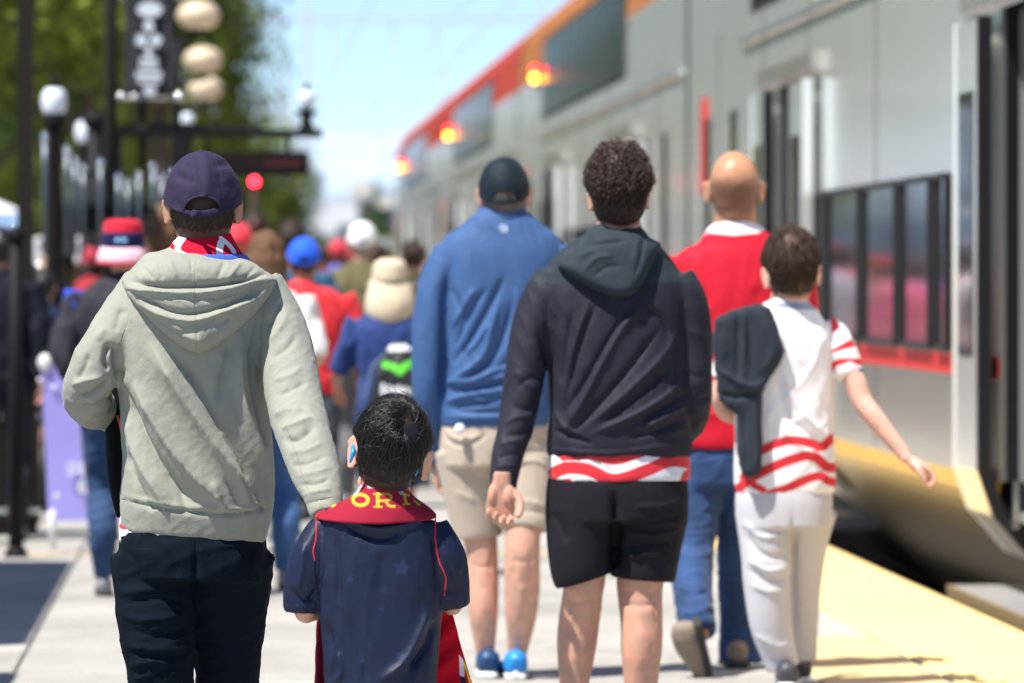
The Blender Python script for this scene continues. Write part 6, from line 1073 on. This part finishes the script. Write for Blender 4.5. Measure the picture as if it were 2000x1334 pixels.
# ================================================================== walkers farther down the platform (metric builder)
def walker(label, px, Y, H, top_c, leg_c, skin_m=None, hair=None, hat=None, hat_c=None, sleeve='short', legs='long', yaw=0, phase=1, bag=None, lean=0, extra=None, shoe_c=None, wide=1.0, scale_vox=1.0, arm_l=(0, 0), arm_r=(0, 0), strokes=True, topk=None):
    x0 = at(px, Y); base = (x0, Y, 0); root = thing('person', label, 'person', base, 'people walking along the platform'); k = H / 1.76; skin_m = skin_m or SK_L
    c_, s_ = math.cos(yaw), math.sin(yaw)
    def W(x, y, z): return np.array([x0 + k * (x * c_ + y * s_), Y + k * (-x * s_ + y * c_), k * z])
    def T(L, **kw): return tube([(*W(a, b, c), r * k, (rd if rd else r) * k) for a, b, c, r, rd in L], **kw)
    class F_: pass
    f_ = F_(); f_.root = root; f_.base = base; f_.add = lambda name, V, F, m, **kw: part(name, V, F, m, root, base, **kw)
    M = rotm(yaw); hc = W(0, .03, 1.635); vx = .013 * scale_vox; sg = phase; w_ = wide
    leg = {}
    for s in (-1, 1):
        a = s * sg
        leg[s] = [(s * .09, 0, .93, .088, .1), (s * .10, .07 * a, .70, .072, .08), (s * .10, .11 * a, .50, .056, .06), (s * .095, (.02 if a > 0 else -.26) * 1.0, .30 + (.04 if a < 0 else 0), .052, .058), (s * .09, (.10 if a > 0 else -.42), .10 + (.10 if a < 0 else 0), .036, .04)]
    al = {}
    for s, (fw, out, hin) in ((-1, (*arm_l, 0)[:3]), (1, (*arm_r, 0)[:3])):
        sw = -s * sg * .10; e = (s * (.235 + out) * w_, .0 + sw * .4 - .02, 1.14); h = (s * (.25 + out * .6 - hin) * w_, sw + .04 + fw * .25, .90 + fw * .26)
        mx = s * (.245 + out * .8 - hin * .5) * w_; al[s] = [(s * .175 * w_, 0, 1.43, .05, .055), (s * .215 * w_, -.01, 1.30, .046, .05), (*e, .040, .042), (mx, e[1] * .5 + h[1] * .5 + .01, (1.14 + h[2]) / 2, .037, .037), (*h, .028, .025)]
    hip = [(0, 0, .86, .165 * w_, .115), (0, 0, .95, .17 * w_, .12), (0, 0, 1.02, .158 * w_, .115)]
    tor = [(0, 0, .90, .175 * w_, .125), (0, 0, .98, .172 * w_, .125), (0, 0, 1.10, .165 * w_, .12), (0, 0, 1.25, .182 * w_, .125), (0, 0, 1.38, .190 * w_, .115), (0, .005, 1.45, .15 * w_, .09), (0, .01, 1.49, .085, .07), (0, .015, 1.51, .065, .06)]
    bp = head_parts(hc, M, k) + [T([(0, .02, 1.58, .052, .058), (0, .015, 1.52, .053, .057), (0, .01, 1.46, .08, .07)]), T([(a, b, c, d * .84, e * .84) for a, b, c, d, e in tor[:-2]])]
    for s in (-1, 1): bp.append(T([(a, b, c, d * .84, e * .84) for a, b, c, d, e in al[s]], hint=hint2)); bp.append(T([(a, b, c, d * .8, e * .8) for a, b, c, d, e in leg[s]], hint=hint2))
    hs = []
    for s in (-1, 1):
        d = W(*al[s][-1][:3]) - W(*al[s][-2][:3]); hs.append(hand(W(*al[s][-1][:3]), d, W(-s, -.3, 0) - W(0, 0, 0), k * .98, (.4, .5, .4), side=s * -1 if False else -s, voxel=.006))
    V, F = union(bp, vx * .9, 2)
    for hv, hf in hs: F = np.vstack([F, hf + len(V)]); V = np.vstack([V, hv])
    if hat: 
        L = head_local(V, hc, M, k); q = (L[:, 2] > -.03) & (np.abs(L[:, 0]) < .078); V[q] = hc + (V[q] - hc) * .95
    f_.add('body', V, F, skin_m)
    if hair != 'none':
        kind, hm = hair if isinstance(hair, tuple) else ('short', hair or HAIR_BK)
        if kind == 'short':
            v, f = hair_shell(hc, M, k, thick=.014 if not hat else .003, nape=-.085, lump=.004)
            if not hat: v2, f2 = strands(hc, M, k, 420, .03, lift=.008, base=.013, rad=.0022, steps=4, jit=.4); v, f = np.vstack([v, v2]), [tuple(q) for q in f] + [tuple(q) for q in (f2 + len(v)).tolist()]
            f_.add('hair', v, f, hm)
        elif kind == 'long':
            v, f = union([ellipsoid(hc + np.array([0, -.012, .015]) * k, (.092 * k, .105 * k, .108 * k)), T([(0, -.02, 1.62, .095, .085), (0, -.03, 1.53, .098, .075), (0, -.06, 1.42, .105, .055), (.01, -.09, 1.30, .09, .04), (.02, -.10, 1.22, .05, .02)])], vx, 3)
            v = folds(v, f, [], [((0, 0, 1), .3, .014, .006, 6), ((0, 0, 1), .4, .03, .008, 2)]); f_.add('hair', v, f, hm)
        elif kind == 'curlylong':
            v, f = union([ellipsoid(hc + np.array([0, -.02, .0]) * k, (.125 * k, .12 * k, .125 * k)), T([(0, -.02, 1.60, .13, .11), (0, -.03, 1.50, .14, .10), (0, -.04, 1.42, .10, .06)])], vx, 2)
            v = folds(v, f, [], [((.3, .2, 1), .06, .018, .016, 6), ((.8, .2, .4), .05, .03, .015, 2)]); f_.add('hair', v, f, hm)
    if hat in ('cap', 'capback'):
        m = cloth('cap cloth %s' % (hat_c,), hat_c, .75); cr, bl, tp = cap_mesh(hc + np.array([0, 0, .004]), M, k, w=1.06, h=1.02, opening=True, dent=.0015, rows=22, cols=56); o = f_.add('cap', cr[0], cr[1], m, thick=.003); part('visor', bl[0], bl[1], m, o, base, thick=.003)
    elif hat == 'helmetcap': pass
    tm = cloth('shirt %s' % (top_c,), top_c, .8)
    sl = {'none': 0, 'short': 2.4, 'long': 4}[sleeve]; tp_ = [T(tor, pw=2.4, seg=28)]
    for s in (-1, 1):
        if sl: n_ = 3 if sl < 3 else 5; tp_.append(T([(a, b, c, (d + .010) * 1.06, (e + .010) * 1.06) for a, b, c, d, e in al[s][:n_]], hint=hint2))
    V, F = union(tp_, vx, 4); V = folds(V, F, [], [((.4, .1, .9), .22, .05, .010, 4 + int(px) % 7), ((-.6, .1, .6), .15, .03, .005, 2)])
    at_ = {}
    sh = f_.add('shirt', V, F, tm)
    lm = cloth('legs %s' % (leg_c,), leg_c, .8); lp = [T(hip, pw=2.4)]
    nn = 5 if legs == 'long' else 3
    for s in (-1, 1): lp.append(T([(a, b, c, (d + .012), (e + .014)) for a, b, c, d, e in leg[s][:nn]], hint=hint2))
    V, F = union(lp, vx, 3); V = folds(V, F, [], [((1, .1, .3), .15, .04, .006, 9)]); f_.add('trousers' if legs == 'long' else 'shorts', V, F, lm)
    for s in (-1, 1):
        a = s * sg; q = leg[s][4]; sm_ = mat('shoe %s' % (shoe_c or (.25, .25, .26),), shoe_c or (.25, .25, .26), .6)
        if a > 0: shoe(f_, W(q[0], q[1] - .05, 0), W(q[0] * 1.1, q[1] + .22, 0), (0, 0, 1), k, sm_, name='shoe')
        else: shoe(f_, W(q[0], q[1] - .10, .21), W(q[0] * 1.1, q[1] + .05, -.0 + .01), (0, -.35, .6), k, sm_, name='shoe')
    return f_, hc, M, k, W, T, sh
NAV = rgb(24, 34, 60); WHT = (.75, .74, .74)
# bucket hat man
al_b = (-.13, .02)
f_, hc, M, k, W, T, sh = walker('man in charcoal shirt and jeans wearing a tall red and navy bucket hat', 240, 23.4, 1.60, rgb(48, 48, 56), rgb(38, 66, 104), SK_L, HAIR_BR, 'x', None, 'long', 'long', 0, -1, wide=1.16, arm_l=(0, .01, .15))
hm = cloth('knit hat red', rgb(200, 20, 50), .85); V, F = tube([(*(hc + np.array([0, 0, .015]) * k), .098 * k, .108 * k), (*(hc + np.array([0, 0, .06]) * k), .097 * k, .106 * k), (*(hc + np.array([0, 0, .115]) * k), .090 * k, .10 * k), (*(hc + np.array([0, 0, .135]) * k), .07 * k, .08 * k), (*(hc + np.array([0, 0, .138]) * k), .02 * k, .02 * k)], 32, 5); hat = f_.add('hat', V, F, hm)
V, F = tube([(*(hc + np.array([0, 0, -.005]) * k), .099 * k, .109 * k), (*(hc + np.array([0, 0, .02]) * k), .101 * k, .111 * k), (*(hc + np.array([0, 0, .075]) * k), .099 * k, .109 * k)], 32, 3); part('band', V, F, cloth('hat navy band', rgb(20, 26, 70), .85), hat, f_.base)
V, F = ring_sheet([(hc[0], hc[1], hc[2] + z * k, r * k, r * 1.1 * k, -.01) for r, z in ((.098, .01), (.110, -.015), (.118, -.04), (.122, -.06))], cols=60); part('brim', V, F, cloth('hat pink brim', (.72, .45, .52), .85, attrs=()), hat, f_.base, thick=.008)
V, F = ring_sheet([(hc[0], hc[1], hc[2] + z * k, r * k, r * 1.1 * k, -.01) for r, z in ((.123, -.058), (.125, -.068))], cols=60); part('brim_edge', V, F, hm, hat, f_.base, thick=.008)
for px in (230, 243): v, f = ellipsoid(P(px, 470, 23.25), (.012, .006, .010)); part('badge', v, f, mat('blue white badge', (.25, .55, .85), .25, .3), hat, f_.base)
V, F = tube([(*W(-.215, -.0, 1.44), .055 * k, .06 * k), (*W(-.235, -.01, 1.28), .05 * k, .055 * k), (*W(-.24, -.02, 1.2), .02, .03)], 18, 4, hint2); part('shoulder_panel', V, F, cloth('royal blue panel', rgb(28, 58, 170), .7), sh, f_.base)
V, F = tube([(*W(al_b[0], al_b[1], .955), .034 * k, .034 * k), (*W(al_b[0], al_b[1], .94), .034 * k, .034 * k)], 16, 2, hint2); f_.add('bracelet', V, F, mat('blue wristband', (.02, .12, .45), .5))
# white speaker-like lit item on his shoulder
# others, near to far
walker('dark haired person in navy top behind the black post at the far left edge', 2, 28.5, 1.63, rgb(14, 18, 34), rgb(30, 32, 40), SK_T, HAIR_BK, None, None, 'long', 'long', wide=.95)
f_, hc, M, k, W, T, sh = walker('woman with long brown hair in white top with red cuffs', 520, 23.9, 1.57, WHT, rgb(58, 92, 140), SK_L, ('long', HAIR_MB), None, None, 'short', 'long', 0, 1, wide=.98, arm_r=(.9, .02))
for s in (-1, 1): V, F = tube([(*W(s * .218, -.012, 1.275), .062 * k, .062 * k), (*W(s * .222, -.013, 1.25), .062 * k, .062 * k)], 16, 2, hint2); part('cuff', V, F, cloth('red cuff', (.6, .02, .04), .8), sh, f_.base)
f_, hc, M, k, W, T, sh = walker('boy in red shirt wearing a bright blue cap', 594, 26.4, 1.56, (.66, .02, .03), rgb(60, 66, 74), SK_T, HAIR_BK, 'cap', rgb(20, 90, 225), 'short', 'short', 0, -1, wide=1.22)
V, F = merge([tube([(*P(594 + 9 * math.cos(a), 503 + 5 * math.sin(a), 26.26), .004, .003) for a in np.linspace(0, 6.3, 9)], 6, 2), tube([(*P(612 + 7 * math.cos(a), 505 + 5 * math.sin(a), 26.26), .004, .003) for a in np.linspace(0, 6.3, 9)], 6, 2)])
f_, hc, M, k, W, T, sh = walker('child in navy shirt wearing a beige sun hat with neck flap', 762, 25.0, 1.44, rgb(32, 58, 118), rgb(34, 52, 84), SK_T, HAIR_BR, 'x', None, 'short', 'short', 0, 1, wide=1.06, arm_l=(.5, .04))
M_BG = cloth('beige sun hat cotton', (.60, .50, .36), .85)
V, F = tube([(*(hc + np.array([0, 0, .0]) * k), .10 * k, .112 * k), (*(hc + np.array([0, 0, .06]) * k), .099 * k, .11 * k), (*(hc + np.array([0, 0, .11]) * k), .088 * k, .098 * k), (*(hc + np.array([0, 0, .135]) * k), .055 * k, .06 * k), (*(hc + np.array([0, 0, .14]) * k), .01, .01)], 30, 5); hat = f_.add('hat', V, F, M_BG)
V, F = ring_sheet([(hc[0], hc[1] - dy * k, hc[2] + z * k, r * k, r * .9 * k, 0) for r, z, dy in ((.10, .03, 0), (.118, -.02, .01), (.135, -.08, .02), (.14, -.15, .03), (.125, -.20, .035), (.10, -.235, .035), (.06, -.26, .035))], arc=(-1.7, 1.7), cols=50); V = V + np.stack([0 * V[:, 0], (vnoise(V * 22, 4) - .5) * .02, 0 * V[:, 0]], 1); part('neck_flap', V, F, M_BG, hat, f_.base, thick=.004)
V, F = tube([(*(hc + np.array([0, 0, .0]) * k), .103 * k, .115 * k), (*(hc + np.array([0, 0, .03]) * k), .103 * k, .115 * k)], 30, 2); part('band', V, F, cloth('mesh band', (.36, .31, .22), .9, var=.5, varscale=60), hat, f_.base)
V, F = ring_sheet([(hc[0], hc[1] + .02, hc[2] + z * k, r * k, r * 1.05 * k, 0) for r, z in ((.10, .02), (.15, -.01), (.165, -.02))], arc=(2.0, 4.28), cols=30); part('brim', V, F, M_BG, hat, f_.base, thick=.004)
# drawstring bag on the child's back
bq = tuple(P(780, 740, 24.8)); bag = thing('drawstring_bag', 'black drawstring bag with green leaves print on the child in the flap hat', 'bag', bq)
v, f = union([tube([(*P(783, 672, 24.78), .03, .02), (*P(781, 690, 24.76), .055, .04), (*P(778, 730, 24.74), .10, .06), (*P(776, 775, 24.74), .115, .065), (*P(776, 810, 24.75), .10, .05)], 26, 5, (0, 1, 0), 2.4)], .008, 3)
v = folds(v, f, [], [((0, 0, 1), .2, .03, .012, 6)])
grn = [('line', [(752, 712), (772, 718)], 13), ('line', [(790, 716), (812, 708)], 15), ('disc', (780, 724), 9)]; whp = [('line', [(748, 752), (748, 770)], 8), ('line', [(760, 755), (764, 770), (772, 758)], 7), ('line', [(780, 756), (780, 772)], 8), ('line', [(792, 758), (800, 770), (808, 756)], 7), ('line', [(748, 764), (812, 766)], 8), ('line', [(762, 680), (800, 678)], 12)]
part('pouch', v, f, cloth('black bag nylon', (.02, .021, .023), .5, attrs=(('green', (.12, .65, .05)), ('white', (.7, .72, .75)))), bag, bq, attrs=sdf_attrs(v, {'green': grn, 'white': whp}))
for dx in (-1, 1): v, f = tube([(*P(783 + dx * 12, 676, 24.78), .006, .006), (*P(775 + dx * 48, 720, 24.76), .006, .006), (*P(772 + dx * 58, 790, 24.76), .006, .006)], 8, 4); part('cord', v, f, mat('blue grey cord', (.15, .2, .3), .7), bag, bq)
walker('man with white cap in an olive jacket', 708, 32.5, 1.70, rgb(96, 90, 58), rgb(92, 92, 96), SK_L, HAIR_GY, 'cap', (.80, .80, .78), 'long', 'long', 0, -1, wide=1.38)
walker('dark haired man in teal blue shirt behind the blue cap', 568, 31, 1.70, rgb(38, 84, 118), rgb(40, 40, 50), SK_T, HAIR_BR, None, None, 'short', 'long', 0, 1, wide=1.05)
walker('brown capped person just behind the hoodie man\'s left shoulder', 318, 27, 1.73, rgb(70, 50, 60), rgb(40, 42, 50), SK_L, ('long', HAIR_MB), 'cap', (.10, .075, .05), 'short', 'long', 0, 1)
walker('fair haired person in red cap just right of the hoodie man\'s head', 464, 29, 1.66, rgb(150, 60, 60), rgb(50, 60, 90), SK_L, HAIR_BL, 'cap', (.66, .03, .05), 'short', 'long', 0, -1, wide=.9)
walker('person in dark red cap, left of the bucket hat', 183, 36, 1.60, rgb(150, 26, 40), rgb(40, 42, 60), SK_T, HAIR_BK, 'cap', (.42, .02, .05), 'short', 'long', 0, 1)
walker('woman with big curly blond brown hair in navy top', 112, 38, 1.57, rgb(26, 32, 62), rgb(40, 50, 80), SK_L, ('curlylong', HAIR_BL), None, None, 'short', 'short', 0, -1, wide=1.2)
f_ = walker('person beside the curly haired woman, bare arm raised at the waist', 86, 31.2, 1.42, rgb(26, 34, 66), rgb(80, 80, 90), SK_L, HAIR_BK, None, None, 'short', 'short', 0, 1, wide=1.0, arm_r=(.9, .02))
walker('person with dark brown hair behind the beige flap hat', 808, 36, 1.62, rgb(60, 60, 70), rgb(50, 50, 60), SK_T, HAIR_BR, None, None, 'short', 'long', 0, 1)
walker('person with black hair and white top, right of the teal shirt', 603, 42, 1.62, (.72, .70, .70), rgb(60, 70, 100), SK_L, HAIR_BK, None, None, 'short', 'long', 0, -1, scale_vox=1.4)
# the far crowd: a few walkers copied with their own clothes
FAR = []
for i, (tc, lc, hr, ht, hc_) in enumerate((((.62, .03, .05), rgb(40, 50, 80), HAIR_BR, None, None), ((.74, .72, .73), rgb(50, 70, 110), HAIR_BK, 'cap', (.60, .03, .06)), (rgb(40, 60, 150), rgb(90, 85, 75), ('long', HAIR_MB), None, None))):
    before = set(o.name for o in bpy.data.objects); walker('far walker in %s top, %s' % (['red', 'white', 'blue'][i], ['bare headed among the distant crowd', 'red cap on, among the distant crowd', 'long haired among the distant crowd'][i]), (628, 645, 610)[i], (50, 54, 58)[i], 1.68, tc, lc, (SK_L, SK_T, SK_L)[i], hr, ht, hc_, 'short', ('long', 'short', 'long')[i], 0, 1 - 2 * (i % 2), scale_vox=1.9)
    root = [o for o in bpy.data.objects if o.name not in before and o.type == 'EMPTY'][0]; FAR.append(root); root['group'] = 'distant crowd down the platform'
cols = [((.62, .03, .05), 'red'), ((.75, .73, .74), 'white'), (rgb(60, 90, 190), 'blue'), (rgb(200, 90, 120), 'pink'), (rgb(30, 34, 60), 'navy'), (rgb(150, 150, 160), 'grey'), (rgb(70, 140, 160), 'teal')]
spots = [(590, 47), (655, 62), (672, 70), (640, 78), (618, 88), (600, 66), (575, 74), (556, 84), (540, 60), (684, 96), (660, 104), (632, 112), (604, 120), (580, 128), (700, 84), (718, 108), (735, 92), (752, 120), (525, 96), (505, 112), (150, 52), (70, 60), (24, 46), (130, 66), (690, 57), (725, 66), (760, 76), (98, 48), (562, 50), (648, 90), (668, 82), (612, 54), (500, 76), (545, 100), (740, 140), (700, 150), (660, 140), (620, 150), (575, 150), (530, 140), (-30, 58), (48, 72)]
rr = random.Random(9)
spots += [(int(rr.uniform(500, 770)), rr.uniform(44, 100)) for _ in range(26)]
def near(px, Y):
    if px < 0: a = 'at the left edge'
    elif px < 60: a = 'by the white tent'
    elif px < 110: a = 'beside the curly woman'
    elif px < 300: a = 'near the low white canopy'
    else: a = ['behind the red cap', 'behind the teal shirt', 'just right of the blue cap', 'left of the white cap', 'behind the white cap', 'right of the white cap', 'between flap hat and train'][int(np.clip((px - 500) / 39, 0, 6))]
    return a + (', nearest row' if Y < 56 else ', second row' if Y < 68 else ', mid crowd' if Y < 84 else ', far row' if Y < 104 else ', farthest')
seen_l = {}
for i, (px, Y) in enumerate(spots):
    src = FAR[i % 3]; c_ = src.copy(); COL.objects.link(c_); x = at(px, Y); c_.location = (x, Y, 0); sc_ = rr.uniform(.93, 1.05); c_.scale = (sc_, sc_, sc_); c_.rotation_euler = (0, 0, rr.uniform(-.2, .2)); k0 = rr.randrange(7); ty = ['bare headed', 'in a red cap', 'with long hair'][i % 3]
    for kk in range(7):
        cl, nm = cols[(k0 + kk) % 7]; lb_ = '%s topped walker %s %s' % (nm, ty, near(px, Y))
        if lb_ not in seen_l: break
    seen_l[lb_] = 1
    side = 'left' if px < 300 else 'far'
    c_['label'] = lb_
    for ch in src.children:
        d = ch.copy(); COL.objects.link(d); d.parent = c_
        for g_ in ch.children: e = g_.copy(); COL.objects.link(e); e.parent = d
        if ch.name.startswith('shirt'): d.material_slots[0].link = 'OBJECT'; d.material_slots[0].material = cloth('crowd shirt ' + nm, cl, .8)
